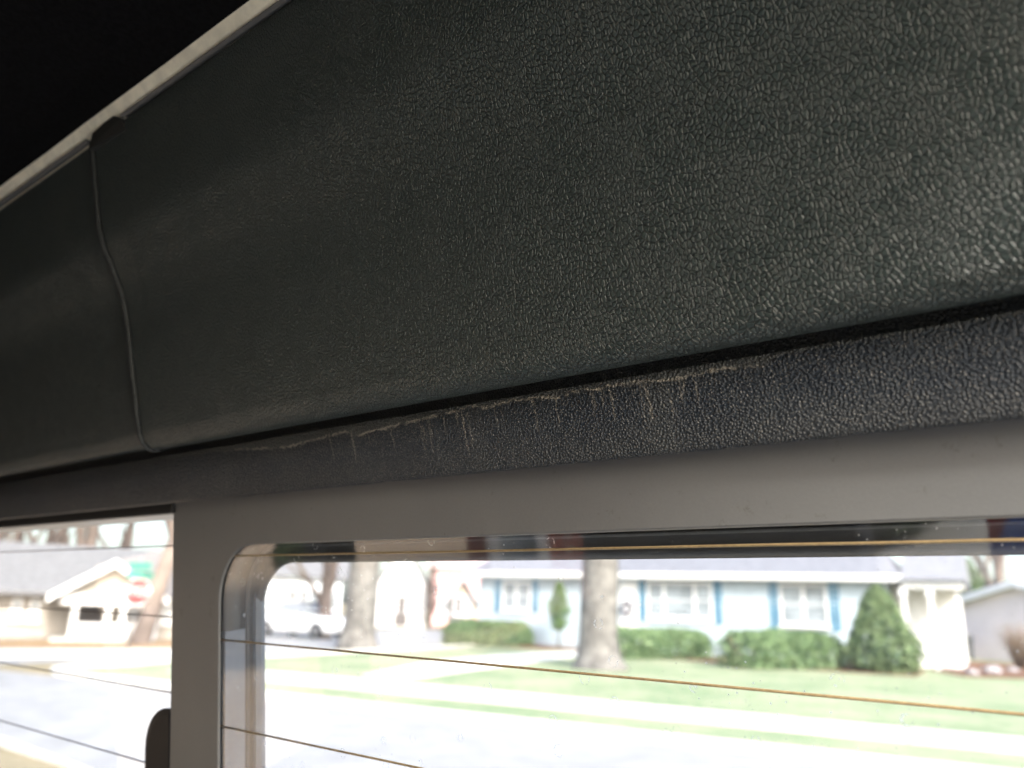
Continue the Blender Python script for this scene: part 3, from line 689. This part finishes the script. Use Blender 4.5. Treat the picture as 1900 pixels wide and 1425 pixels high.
# ---------------------------------------------------------------- vegetation
def leaves(shape, n, size, seed, flat=.5):
    """many small leaf faces; shape(rnd)->(point, outward)"""
    rd = random.Random(seed); mb = MB()
    for _ in range(n):
        p, o = shape(rd)
        a = np.array([rd.gauss(0, 1) for _ in range(3)]) + np.array(o) * flat; a /= np.linalg.norm(a)
        b = np.cross(a, [rd.gauss(0, 1) for _ in range(3)]); b /= np.linalg.norm(b); c = np.cross(a, b)
        s = size * rd.uniform(.6, 1.3)
        mb.add([p - b * s, p + c * s * .45, p + b * s, p - c * s * .45], [(0, 1, 2, 3)])
    return mb
BOX1 = leaf_mat('hedge_leaf', (.03, .07, .028), (.18, .26, .12))
EVG = leaf_mat('cedar_leaf', (.03, .065, .03), (.19, .25, .12))
BRN = plain('twig_brown', (.13, .09, .06), .9, .3, 4)
def hedge(name, x0, x1, ytop, ybot, depth, label, seed, group=None, m_=BOX1):
    A, B = G(x0, ybot), G(x1, ybot); w = Wall(A, B); h = w.px((x0 + x1) / 2, ytop)[1]
    t = empty(name, w.P(w.L / 2, depth / 2, 0), label, 'hedge', group)
    def shp(rd):
        u, v = rd.random(), rd.random(); z = rd.random() ** .75
        e = mnoise.noise((u * w.L * 1.1 + seed, v * 2, z * 2.2)) * .22
        a = 2 * u - 1; b = 2 * v - 1
        k = rd.choice('fftbse')
        rr = 1 - .10 * (z ** 3)
        sq = 4
        if k == 'f': b = -1
        elif k == 't': z = 1
        elif k == 's': a = rd.choice((-1, 1))
        elif k == 'b': b = 1
        m__ = (abs(a) ** sq + abs(b) ** sq + max(0, 2 * z - 1) ** sq) ** (1 / sq)
        sc = 1 / max(1, m__) * (1 + e * .5) * rd.uniform(.86, 1.03)
        z2 = .5 + (z - .5) * (sc if z > .5 else 1)
        p = w.P(w.L / 2 + a * sc * rr * w.L / 2, depth / 2 + b * sc * rr * depth / 2, max(.1, z2 * h * (1 + e * .35)))
        return p, w.a * a - w.b * -b + ZZ * (z - .2)
    leaves(shp, int(4200 * w.L / 2.5), .075, seed).build('foliage', m_, t)
    mb = MB(); rd = random.Random(seed)
    for i in range(int(w.L * 3)):
        s_ = rd.uniform(.15, w.L - .15); dd = rd.uniform(.25, .75) * depth
        for j in range(3): mb.tube([w.P(s_, dd, 0), w.P(s_ + rd.uniform(-.15, .15), dd + rd.uniform(-.15, .15), h * .5), w.P(s_ + rd.uniform(-.3, .3), dd + rd.uniform(-.25, .25), h * .85)], [.018, .012, .005], 4)
    mb.build('stems', BRN, t)['kind'] = 'stuff'
hedge('clipped_hedge', 834, 996, 1153, 1200, .8, 'clipped green hedge under the left window beside the slim young tree', 11, 'clipped hedges before the blue house')
hedge('clipped_hedge', 1148, 1338, 1169, 1226, 1.5, 'clipped green hedge under the wide middle window right of the near trunk', 12, 'clipped hedges before the blue house')
hedge('clipped_hedge', 1385, 1590, 1174, 1246, 1.6, 'clipped green hedge left of and touching the cone shaped evergreen', 13, 'clipped hedges before the blue house')
def cone_tree(name, x, ybot, ytop, halfw, label, cat, seed, n=6000, size=.06, loose=.0, dist=None, pw=.75):
    A = G(x, ybot) if dist is None else far(x, dist)
    dd = np.linalg.norm((A - C0)[:2]); r_ = halfw / F * dd
    hz = ray(x, ytop); h = EYE + hz[2] / np.linalg.norm(hz[:2]) * dd
    t = empty(name, A, label, cat)
    def shp(rd):
        z = rd.random(); a = rd.uniform(0, 2 * math.pi)
        e = mnoise.noise((math.cos(a) * 2 + seed, math.sin(a) * 2, z * 5)) * (.3 + loose) + mnoise.noise((math.cos(a) * 5, math.sin(a) * 5 + seed, z * 11)) * .18
        rad = r_ * (1 - z) ** pw * min(1, .72 + z * 2.2) * (1 + e) * rd.uniform(.55, 1.03) ** .5
        return A + np.array([math.cos(a) * rad, math.sin(a) * rad, .08 + z * (h - .08)]), (math.cos(a), math.sin(a), .5)
    leaves(shp, n, size, seed).build('crown', EVG, t)
    mb = MB(); mb.tube([A, A + ZZ * h * .5, A + ZZ * h * .92], [.07, .05, .01], 6); mb.build('trunk', TRUNK, t)
    return t
cone_tree('cone_evergreen', 1640, 1250, 1086, 62, 'dense cone shaped evergreen at the right corner of the blue house', 'evergreen', 21, 10000, .08, pw=.58)
cone_tree('loose_evergreen', 1808, 1200, 1038, 30, 'loose light green evergreen rising behind the pinkish outbuilding', 'evergreen', 22, 3500, .16, .35, 56, .55)
# slim young tree before the blue wall
A = G(1036, 1204); dd = np.linalg.norm((A - C0)[:2])
t = empty('young_tree', A, 'slim young leafy tree between the left window and the near trunk', 'tree')
zc0 = EYE + (horizon(1036) - 1165) / F * dd; zc1 = EYE + (horizon(1036) - 1083) / F * dd
def shp(rd):
    z = rd.random(); a = rd.uniform(0, 6.283); rad = .46 * math.sin(math.pi * min(1, .12 + z * .88)) ** .7 * rd.uniform(.3, 1) * (1 + .5 * mnoise.noise((a, z * 6, 2)))
    return A + np.array([math.cos(a) * rad, math.sin(a) * rad, zc0 + z * (zc1 - zc0)]), (0, 0, .5)
leaves(shp, 1800, .07, 31).build('crown', leaf_mat('young_leaf', (.05, .10, .03), (.12, .19, .07)), t)
mb = MB(); mb.tube([A, A + np.array([.03, 0, zc0]), A + ZZ * zc1 * .93], [.05, .04, .012], 6)
for k in range(7): a = k * 2.4; mb.tube([A + ZZ * (zc0 + .15 * k), A + np.array([math.cos(a) * .3, math.sin(a) * .3, zc0 + .15 * k + .3])], [.02, .006], 4)
mb.build('trunk', TRUNK, t)
# big bare trees
def branch(mb, p, d, L, r, depth, rd, k=7, spread=.55, up=.12):
    n = 4; pts = [p]; rs = [r]; q = p.copy(); e = d.copy()
    for i in range(n):
        e = e + np.array([rd.gauss(0, .09), rd.gauss(0, .09), rd.gauss(up * .3, .06)]); e /= np.linalg.norm(e)
        q = q + e * L / n; pts.append(q); rs.append(r * (1 - .45 * (i + 1) / n))
    mb.tube(pts, rs, k if depth > 1 else 4, cap=depth == 0)
    if depth == 0: return
    m_ = rd.choice((2, 3)) if depth > 1 else 3
    for i in range(m_ + (1 if depth > 2 else 0)):
        a = rd.uniform(0, 6.283); s = np.cross(e, [math.cos(a), math.sin(a), .3]); s /= np.linalg.norm(s)
        nd = e * math.cos(spread * rd.uniform(.6, 1.3)) + s * math.sin(spread * rd.uniform(.6, 1.3)) + ZZ * up; nd /= np.linalg.norm(nd)
        st = pts[-1] if i < 2 else pts[rd.choice((2, 3))]
        branch(mb, st, nd, L * rd.uniform(.62, .85), rs[-1] * rd.uniform(.6, .85), depth - 1, rd, k, spread, up)
def bare_tree(name, A, r, hfork, L, depth, label, seed, group=None, m_=TRUNK, lean=(0, 0), flare=1.5, nlimb=4, spread=.5):
    rd = random.Random(seed); t = empty(name, A, label, 'tree', group)
    mb = MB(); top = A + np.array([lean[0], lean[1], hfork])
    zs = [-.05, .12, .35, .8, hfork * .5, hfork]
    mb.tube([A + (top - A) * max(0, z / hfork) + ZZ * min(0, z) + np.array([.03 * math.sin(z * 2 + seed), 0, 0]) for z in zs], [r * flare * 1.1, r * flare * .95, r * 1.18, r * 1.04, r, r * .86], 16)
    mb.build('trunk', m_, t)
    mb = MB()
    for i in range(nlimb):
        a = i * 6.283 / nlimb + rd.uniform(-.5, .5); k_ = .25 if i == 0 else 1; d = np.array([math.cos(a) * spread * k_, math.sin(a) * spread * k_, 1.0]); d /= np.linalg.norm(d)
        branch(mb, top - ZZ * r * (.1 if i == 0 else 1.2 + .5 * i), d, L * rd.uniform(.8, 1.1), r * (.85 if i == 0 else rd.uniform(.5, .66)), depth, rd)
    mb.build('crown', m_, t)
    return t
def rad_at(A, px): return px / F * np.linalg.norm((A - C0)[:2]) / 1.0
A = G(1112, 1243); bare_tree('bare_tree', A, rad_at(A, 33), 5.2, 3.2, 3, 'nearest bare tree, thick straight trunk on the lawn before the blue front door', 41, 'bare trees along the lawn', flare=1.5)
A = G(664, 1203); bare_tree('bare_tree', A, rad_at(A, 27), 5.5, 3.4, 3, 'thick bare trunk on the lawn left of the garden path, white car behind it', 42, 'bare trees along the lawn', flare=1.38)
A = far(604, 36); bare_tree('bare_tree', A, .30, 1.9, 2.6, 4, 'forked bare tree standing behind the white car', 43, 'bare trees along the lawn', BARE, nlimb=4, spread=.8)
A = far(272, 29); bare_tree('bare_tree', A, .27, 3.6, 3.2, 4, 'leaning bare tree right behind the stop sign', 44, 'bare trees by the tan cottage', BARE, lean=(.6, .2), nlimb=3, spread=.35, flare=1.25)
for k, (x, dd, r_, lab) in enumerate([(-30, 44, .40, 'bare tree behind the left end of the tan cottage roof'), (75, 52, .34, 'slim bare tree behind the tan cottage roof, left of its gable'), (150, 47, .42, 'bare tree rising just behind the gable peak of the tan cottage'), (335, 40, .36, 'bare tree beyond the stop sign, nearest the grey window upright'), (20, 66, .38, 'farthest bare tree showing low over the left half of the tan cottage roof'), (215, 62, .36, 'farther bare tree seen through twigs right of the cottage gable'), (110, 70, .40, 'far bare tree between the gable and the left trunks')]):
    bare_tree('bare_tree', far(x, dd), r_, 3.2, 4.6, 5, lab, 50 + k, 'bare trees by the tan cottage', BARE, nlimb=4, spread=.45)
A = far(1850, 60); bare_tree('bare_tree', A, .42, 2.6, 4.0, 4, 'bare many stemmed tree far behind the pinkish outbuilding', 61, 'bare trees along the lawn', BARE, nlimb=5, spread=.5)
A = far(800, 55); 
t = empty('columnar_tree', A, 'narrow dark columnar tree before the far pink house', 'tree')
def shp(rd):
    z = rd.random(); a = rd.uniform(0, 6.283); rad = .5 * math.sin(math.pi * min(1, .15 + z * .85)) * rd.uniform(.3, 1)
    return A + np.array([math.cos(a) * rad, math.sin(a) * rad, .9 + z * 3.6]), (0, 0, .5)
leaves(shp, 700, .13, 33).build('crown', BARE, t); mb = MB(); mb.tube([A, A + ZZ * 3.6], [.1, .03], 6); mb.build('trunk', BARE, t)
# twiggy shrub at the right edge
A = G(1895, 1243); t = empty('twiggy_shrub', A, 'bare brown twiggy shrub at the right edge before the pinkish outbuilding', 'shrub')
rd = random.Random(5); mb = MB()
for k in range(150):
    a = rd.uniform(0, 6.283); s = rd.uniform(.1, .62); h = rd.uniform(.9, 1.75)
    mb.tube([A + np.array([math.cos(a) * .1, math.sin(a) * .1, 0]), A + np.array([math.cos(a) * s * .6, math.sin(a) * s * .6, h * .6]), A + np.array([math.cos(a) * s * 1.25 + rd.gauss(0, .1), math.sin(a) * s * 1.25, h])], [.012, .009, .004], 4)
mb.build('twigs', BRN, t)
rd = random.Random(8)
RK = plain('grey_rock', (.24, .23, .24), .85, .25, 5)
for k, (x, y, s, lab) in enumerate([(1805, 1254, .22, 'leftmost grey rock edging the mulch at the right'), (1842, 1251, .28, 'larger middle grey rock edging the mulch at the right'), (1880, 1248, .20, 'rightmost grey rock below the twiggy shrub')]):
    A = G(x, y); mb = MB(); vs = []; nu, nv = 10, 6
    for j in range(nv + 1):
        for i in range(nu):
            th = math.pi * j / nv; ph = 2 * math.pi * i / nu; p = np.array([math.sin(th) * math.cos(ph), math.sin(th) * math.sin(ph), math.cos(th) * .55])
            vs.append(A + ZZ * s * .4 + p * s * (1 + .35 * mnoise.noise((p[0] * 1.7 + k * 5, p[1] * 1.7, p[2] * 1.7))))
    mb.add(vs, [(j * nu + i, j * nu + (i + 1) % nu, (j + 1) * nu + (i + 1) % nu, (j + 1) * nu + i) for j in range(nv) for i in range(nu)], True)
    tag(mb.build('rock', RK), lab, 'rock', 'rocks edging the mulch')
# ---------------------------------------------------------------- pinkish outbuilding at the right
A = far(1788, 44); ow = Wall(A, far(2010, 41))
ob = empty('outbuilding', ow.P(ow.L / 2, 0, 0), 'pinkish white gabled outbuilding at the far right behind the twiggy shrub', 'garage')
PINK = plain('pinkish_siding', (.66, .58, .57), .7, .06, 1.2)
e_z = ow.px(1788, 1122)[1]; ax, a_z = ow.px(1890, 1090)
mb = MB(); mb.prism([ow.P(0, 0, 0), ow.P(2 * ax, 0, 0), ow.P(2 * ax, 0, e_z), ow.P(ax, 0, a_z), ow.P(0, 0, e_z)], ow.b * 7); mb.build('wall', PINK, ob)
mb = MB(); o_ = .75; sl_ = (a_z - e_z) / ax
for sg_ in (-1, 1):
    P0 = ow.P(ax, -.5, a_z + .02); P1 = ow.P(ax + sg_ * (ax + o_), -.5, e_z - o_ * sl_ + .02)
    mb.prism([P0, P1, P1 + ZZ * .28, P0 + ZZ * .28], ow.b * 8)
mb.build('roof', WHITE, ob)
s0, s1 = 2 * ax - 1.9, 2 * ax - .5
mb = MB(); mb.box(ow.P, (s0, -.05, 0), (s1, .02, 2.05)); mb.build('door', WHITE, ob)
for x, y, lab in ((1770, 1198, 'dark bin left of the pinkish outbuilding, the nearer to the white porch'), (1784, 1198, 'dark bin against the left corner of the pinkish outbuilding')):
    A = far(x, 43); mb = MB(); r = .3
    t = empty('wheeled_bin', A, lab, 'bin', 'dark bins by the outbuilding')
    mb.hexa([A + np.array([sx * r * .8, sy * r * .8, .06]) for sx, sy in ((-1, -1), (1, -1), (1, 1), (-1, 1))] + [A + np.array([sx * r, sy * r, 1.0]) for sx, sy in ((-1, -1), (1, -1), (1, 1), (-1, 1))])
    BINM = plain('dark_bin_plastic', (.03, .035, .04), .5); mb.build('body', BINM, t)
    mb = MB(); mb.hexa([A + np.array([sx * r * 1.08, sy * r * 1.08, 1.003]) for sx, sy in ((-1, -1), (1, -1), (1, 1), (-1, 1))] + [A + np.array([sx * r * .95, sy * r * .95, 1.1]) for sx, sy in ((-1, -1), (1, -1), (1, 1), (-1, 1))]); mb.build('lid', BINM, t)
    for sx in (-1, 1):
        mb = MB(); mb.tube([A + np.array([sx * .26 - .03, .2, .1]), A + np.array([sx * .26 + .03, .2, .1])], .1, 10); mb.build('wheel', BINM, t)
# ---------------------------------------------------------------- tan cottage at the left
TAN = plain('tan_siding', (.30, .27, .235), .7, .07, 1.5)
ROOFL = plain('pale_weathered_shingle', (.16, .16, .165), .9, .15, 5, .2, bump=.01, bscale=12)
DARK = plain('porch_shade_and_dark_door', (.10, .09, .09), .8, .1)
cw = Wall(far(-170, 30), far(330, 30))
ct = empty('tan_cottage', cw.P(cw.L / 2, 0, 0), 'tan cottage with pale roof and white railed porch beyond the stop sign', 'house')
ez = cw.px(60, 1104)[1]
g0, gz0 = cw.px(94, 1104); gA, gzA = cw.px(215, 1040); g1 = 2 * gA - g0
mb = MB(); mb.box(cw.P, (0, 1.8, 0), (cw.L + .3, 10, ez)); mb.build('wall', TAN, ct)
roof_prism(cw, ct, -.4, cw.L + .6, 10, ez, ez + 1.75, ROOFL, -1.2, 0)
# porch gable
mb = MB(); mb.prism([cw.P(g0 + .5, .05, ez + .12), cw.P(g1 - .5, .05, ez + .12), cw.P(gA, .05, gzA - .25)], cw.b * .1); mb.build('gable', plain('cream_gable_board', (.36, .335, .29), .7, .06, 2), ct)
mb = MB()
for sg_, gx in ((-1, g0), (1, g1)):
    P0 = cw.P(gA, -.35, gzA); P1 = cw.P(gx + sg_ * .1, -.35, ez + .02)
    mb.prism([P0, P1, P1 - ZZ * .2, P0 - ZZ * .2], cw.b * 3.5)
mb.build('porch_roof', ROOFL, ct)
for sg_, gx in ((-1, g0), (1, g1)):
    mb = MB(); P0 = cw.P(gA, -.40, gzA + .03); P1 = cw.P(gx + sg_ * .1, -.40, ez + .05); mb.prism([P0, P1, P1 - ZZ * .26, P0 - ZZ * .26], cw.b * .045); mb.build('barge_board', WHITE, ct)
mb = MB(); mb.box(cw.P, (g0 + .3, -.05, ez - .25), (g1 - .3, .15, ez + .11)); mb.build('porch_beam', WHITE, ct)
mb = MB(); mb.box(cw.P, (g0 + .2, -.2, 0), (g1 - .2, 1.79, .08)); mb.build('porch_floor', CONC, ct)
for x in (138, 200, 228, 290):
    s_, _ = cw.px(x, 1140); mb = MB(); mb.box(cw.P, (s_ - .09, -.02, .08), (s_ + .09, .14, ez - .251)); mb.build('porch_post', WHITE, ct)
ra, _ = cw.px(140, 1150); rb_, _ = cw.px(290, 1150)
for z in (.14, .52):
    mb = MB(); mb.box(cw.P, (ra, .02, z), (rb_, .09, z + .06)); mb.build('porch_rail', WHITE, ct)
nbal = 40
me0 = None
for i in range(nbal):
    s_ = ra + .15 + (rb_ - ra - .3) * i / (nbal - 1)
    if me0 is None:
        mb = MB(); mb.box(cw.P, (s_ - .022, .03, .201), (s_ + .022, .075, .519)); me0 = mb.build('baluster', WHITE, ct); sB = s_
    else:
        o = me0.copy(); COL.objects.link(o); o.parent = ct; o.location = tuple(cw.a * (s_ - sB))
mb = MB(); s0, _ = cw.px(147, 1140, 1.78); s1, _ = cw.px(196, 1140, 1.78); mb.box(cw.P, (s0, 1.74, .081), (s1, 1.80, ez - .2)); mb.build('porch_shade_panel', DARK, ct)  # dark panel put in for the shade of the porch opening
w2 = Wall(cw.P(0, 1.79, 0), cw.P(cw.L, 1.79, 0))
for xa, xb in ((18, 38), (52, 72), (232, 262), (300, 318)):
    s0, _ = w2.px(xa, 1140); s1, _ = w2.px(xb, 1140); z1 = w2.px(50, 1110)[1]; z0 = w2.px(50, 1152)[1]
    window(w2, ct, s0, s1, z0, z1, (0, 1), 2)
# leaf litter strip and low hedge before it
poly('leaf_litter', [G(-200, 1203), G(420, 1206), G(420, 1187), G(-200, 1187)], .012, ground_mat('leaf_litter', [(.26, .17, .09), (.34, .24, .14), (.18, .11, .06)], 2.0, bump=.04))
# ---------------------------------------------------------------- stop sign with street name blades
A = far(253, 26.5); dd = 26.5
def zat(x, y, A): r_ = ray(x, y); return EYE + r_[2] / np.linalg.norm(r_[:2]) * np.linalg.norm((A - C0)[:2])
zs_ = zat(253, 1098, A); zn = zat(256, 1059, A)
ss = empty('stop_sign', A, 'red stop sign on a thin post with two green street name blades on top', 'sign')
tow = np.array([-A[0], -A[1], 0]); tow /= np.linalg.norm(tow); sidev = np.array([-tow[1], tow[0], 0]); 
if sidev @ RGT < 0: sidev = -sidev
STEEL = plain('galvanised_steel', (.35, .35, .36), .4, .1, 5, metal=.8)
mb = MB(); mb.tube([A - ZZ * .05, A + ZZ * (zn + .42)], .035, 10); mb.build('post', STEEL, ss)
SA = math.radians(22); sn = tow * math.cos(SA) + sidev * math.sin(SA); sx_ = np.cross(ZZ, sn); sx_ = sx_ if sx_ @ RGT > 0 else -sx_
def octo(c, R, th): return [c + sx_ * R * math.cos(math.pi / 8 + i * math.pi / 4) + ZZ * R * math.sin(math.pi / 8 + i * math.pi / 4) + sn * th for i in range(8)]
cS = A + ZZ * zs_ + sn * .045
WSG = plain('reflective_white', (.55, .55, .55), .4, .03); RED = plain('reflective_red', (.42, .006, .014), .4, .06); GRN = plain('reflective_green', (.0, .19, .14), .4, .06)
mb = MB(); mb.prism(octo(cS, .41, 0), sn * .008); pl_ = mb.build('sign_plate', WSG, ss)
mb = MB(); mb.prism(octo(cS, .385, .0085), sn * .004); mb.build('red_field', RED, pl_)
def text(s, c, ex, ey, en, h, m_, parent, name='lettering'):
    cu = bpy.data.curves.new('tmp', 'FONT'); cu.body = s; cu.size = 1; cu.align_x = 'CENTER'; cu.align_y = 'CENTER'; cu.extrude = .01; cu.offset = .015
    o = bpy.data.objects.new('tmp', cu); COL.objects.link(o)
    dg = bpy.context.evaluated_depsgraph_get(); me = bpy.data.meshes.new_from_object(o.evaluated_get(dg))
    bpy.data.objects.remove(o); k = h / .72
    vs = [c + ex * v.co.x * k + ey * v.co.y * k + en * (v.co.z * .2) for v in me.vertices]
    mb = MB(); mb.add(vs, [tuple(p.vertices) for p in me.polygons]); return mb.build(name, m_, parent)
text('STOP', cS + sn * .016, sx_, ZZ, sn, .25, WSG, pl_)
for k, ang in enumerate((30, -42)):
    a = math.radians(ang); bn = tow * math.cos(a) + sidev * math.sin(a); bx = np.cross(ZZ, bn); bx = bx if bx @ RGT > 0 else -bx
    c = A + ZZ * (zn - .12 + k * .26) + bn * .04
    mb = MB(); mb.prism([c - bx * .42 - ZZ * .11, c + bx * .42 - ZZ * .11, c + bx * .42 + ZZ * .11, c - bx * .42 + ZZ * .11], bn * .006); mb.build('name_blade', GRN, ss)
# ---------------------------------------------------------------- parked white car
CARW = plain('white_car_paint', (.75, .76, .78), .18, .03, 2, .6); CARG = plain('pale_reflecting_car_glass', (.30, .32, .35), .05, .1, 2, .6); TYRE = plain('tyre_rubber', (.015, .015, .016), .8)  # car glass coloured pale in place of its bright reflections
def make_car(A, ca, cb, paint, label):
    car = empty('parked_car', np.array([A[0], A[1], 0]), label, 'car')
    def CP(x, y, z): return np.array([A[0], A[1], 0]) + np.array([ca[0], ca[1], 0]) * x + np.array([cb[0], cb[1], 0]) * y + ZZ * z
    def loft(secs, m_, name, parent):
        mb = MB(); k = len(secs[0]); vs = [p for s in secs for p in s]
        fs = [(i * k + j, i * k + (j + 1) % k, (i + 1) * k + (j + 1) % k, (i + 1) * k + j) for i in range(len(secs) - 1) for j in range(k)] + [tuple(range(k))[::-1], tuple(range((len(secs) - 1) * k, len(secs) * k))]
        mb.add(vs, fs, True); return mb.build(name, m_, parent)
    def csec(x, hw, z0, z1, rr=.16): return [CP(x, y, z) for y, z in ((-hw + .06, z0), (-hw, z0 + .15), (-hw, z1 - rr), (-hw + rr * .7, z1), (hw - rr * .7, z1), (hw, z1 - rr), (hw, z0 + .15), (hw - .06, z0))]
    loft([csec(-2.25, .70, .34, .78), csec(-2.1, .84, .24, .90), csec(-1.2, .89, .20, .95), csec(0, .90, .20, .96), csec(1.2, .89, .20, .93), csec(2.0, .82, .24, .84), csec(2.2, .66, .36, .70)], paint, 'body', car)
    loft([csec(-1.75, .70, .90, .97, .03), csec(-1.0, .66, .90, 1.34), csec(0, .66, .90, 1.44), csec(.45, .66, .90, 1.38), csec(1.2, .70, .90, .95, .02)], CARG, 'cabin_glass', car)
    loft([csec(-1.15, .60, 1.33, 1.37, .03), csec(-.6, .64, 1.36, 1.44, .05), csec(0, .64, 1.38, 1.465, .05), csec(.5, .60, 1.34, 1.40, .03)], paint, 'roof_panel', car)
    for x in (-1.4, 1.38):
        for y in (-.82, .82):
            mb = MB(); mb.tube([CP(x, y - .1, .32), CP(x, y + .1, .32)], .32, 18, smooth=False); wh = mb.build('wheel', TYRE, car)
            mb = MB(); o_ = .105 if y > 0 else -.105; mb.tube([CP(x, y, .32), CP(x, y + o_, .32)], .2, 14, smooth=False); mb.build('rim', STEEL, wh)
    for y in (-.6, .6):
        mb = MB(); mb.box(CP, (2.02, y - .14, .60), (2.19, y + .14, .72)); mb.build('headlight', WSG, car)
        mb = MB(); mb.box(CP, (-2.24, y - .14, .66), (-2.1, y + .14, .80)); mb.build('tail_light', RED, car)

make_car(far(570, 37), sdir, snrm, CARW, 'white parked car behind the left trunk on the lawn')
make_car(V(1.76, -4.6, -EYE), VR[:2], VN[:2], plain('blue_car_paint', (.04, .13, .50), .25, .05, 2, .6), 'blue parked car ahead of the van, mirrored at the top right of the pane')
# ---------------------------------------------------------------- far houses between the trees
def far_house(x0, x1, dist, h, ridge, wallm, roofm, label, nwin, gable=False, dep=8):
    w = Wall(far(x0, dist), far(x1, dist)); t = empty('far_house', w.P(w.L / 2, 0, 0), label, 'house')
    if gable:
        mb = MB(); mb.prism([w.P(0, 0, 0), w.P(w.L, 0, 0), w.P(w.L, 0, h), w.P(w.L / 2, 0, ridge), w.P(0, 0, h)], w.b * dep); mb.build('wall', wallm, t)
        mb = MB()
        for sg_ in (-1, 1):
            P0 = w.P(w.L / 2, -.4, ridge + .05); P1 = w.P(w.L / 2 + sg_ * (w.L / 2 + .5), -.4, h - .5 * (ridge - h) / (w.L / 2) + .05); mb.prism([P0, P1, P1 + ZZ * .2, P0 + ZZ * .2], w.b * (dep + .8))
        mb.build('roof', roofm, t)
    else:
        mb = MB(); mb.box(w.P, (0, 0, 0), (w.L, dep, h)); mb.build('wall', wallm, t); roof_prism(w, t, -.4, w.L + .4, dep, h + .002, ridge, roofm, .4)
    for i in range(nwin):
        c = w.L * (i + .5) / nwin; window(w, t, c - .55, c + .55, 1.0, 2.2, (0, .5, 1), 2)
    mb = MB(); mb.box(w.P, (w.L * .5 - .45 if nwin % 2 == 0 else w.L * .25 - .45, -.05, .1), (w.L * .5 + .45 if nwin % 2 == 0 else w.L * .25 + .45, .02, 2.1)); mb.build('door', DARK, t)
    return t
far_house(470, 632, 48, 2.8, 4.6, plain('white_siding', (.72, .76, .80), .7, .05), ROOFL, 'white house with pale roof beyond the white car', 4)
far_house(700, 790, 56, 3.0, 5.6, WHITE, ROOFL, 'white gabled house far back between the left trunk and the columnar tree', 2, True)
far_house(800, 905, 64, 4.4, 7.2, plain('faded_pink_siding', (.62, .36, .36), .8, .06), plain('pink_grey_shingle', (.42, .32, .32), .9, .1), 'faded pink house far back behind the left end of the blue house', 2)
far_house(832, 884, 50, 1.7, 3.0, plain('tan_board', (.45, .36, .28), .8, .06), ROOFL, 'small tan gabled shed at the left end of the blue house', 1, True, 4)
hedge('low_hedge', 775, 838, 1141, 1151, 1.0, 'low dark hedge far back left of the blue house', 17, None, leaf_mat('dull_hedge_leaf', (.06, .055, .035), (.11, .10, .06)))
# ---------------------------------------------------------------- behind the van: what the pane mirrors
bx0 = Wall(V(-4, -4.2, -EYE), V(-4 + .75 * 2.8, -4.2 - .66 * 2.8, -EYE))
BRICK = None
m, t_, p_ = mat('red_brick'); BRICK = m
tc = N(t_, 'ShaderNodeTexCoord'); br = N(t_, 'ShaderNodeTexBrick', Scale=4.5); br.inputs['Color1'].default_value = (.30, .07, .045, 1); br.inputs['Color2'].default_value = (.22, .05, .035, 1); br.inputs['Mortar'].default_value = (.32, .28, .25, 1)
mp = N(t_, 'ShaderNodeMapping'); mp.inputs['Rotation'].default_value = (math.radians(90), 0, 0); Lk(t_, tc.outputs['Object'], mp.inputs['Vector']); Lk(t_, mp.outputs[0], br.inputs['Vector']); Lk(t_, br.outputs[0], p_.inputs['Base Color']); p_.inputs['Roughness'].default_value = .85
bh = empty('brick_house', bx0.P(1.4, 0, 0), 'small red brick house beside the driveway, mirrored along the pane top edge', 'house')
bb = bx0.b if (bx0.b @ VN) < 0 else -bx0.b; bx0.b = bb
mb = MB(); mb.box(bx0.P, (0, 0, 0), (2.8, 2.8, 2.6)); mb.build('wall', BRICK, bh)
roof_prism(bx0, bh, -.3, 3.1, 2.8, 2.602, 3.5, ROOFG, .4)
window(bx0, bh, .16, .62, .35, 1.6, (0, 1), 2)
def bush(name, c, rx, h, n, label, seed, m_):
    t = empty(name, c, label, 'shrub')
    def shp(rd):
        v = np.array([rd.gauss(0, 1) for _ in range(3)]); v /= np.linalg.norm(v); k = rd.uniform(.6, 1) ** .5 * (1 + .25 * mnoise.noise((v[0] * 2 + seed, v[1] * 2, v[2] * 2)))
        return c + np.array([v[0] * rx * k, v[1] * rx * k, h / 2 + v[2] * k * h / 2]), v
    leaves(shp, n, .07, seed).build('foliage', m_, t); mb = MB(); mb.tube([c, c + ZZ * h * .6], [.05, .02], 6); mb.build('stem', BRN, t)
bush('round_shrub', V(-4.96, -3.38, -EYE), .17, 1.3, 1600, 'slim upright green shrub left of the brick house, mirrored in the pane', 71, BOX1)
bush('round_shrub', V(-1.7, -7.4, -EYE), .8, 1.2, 4000, 'wide green shrub ahead of the van, mirrored in the pane', 72, EVG)
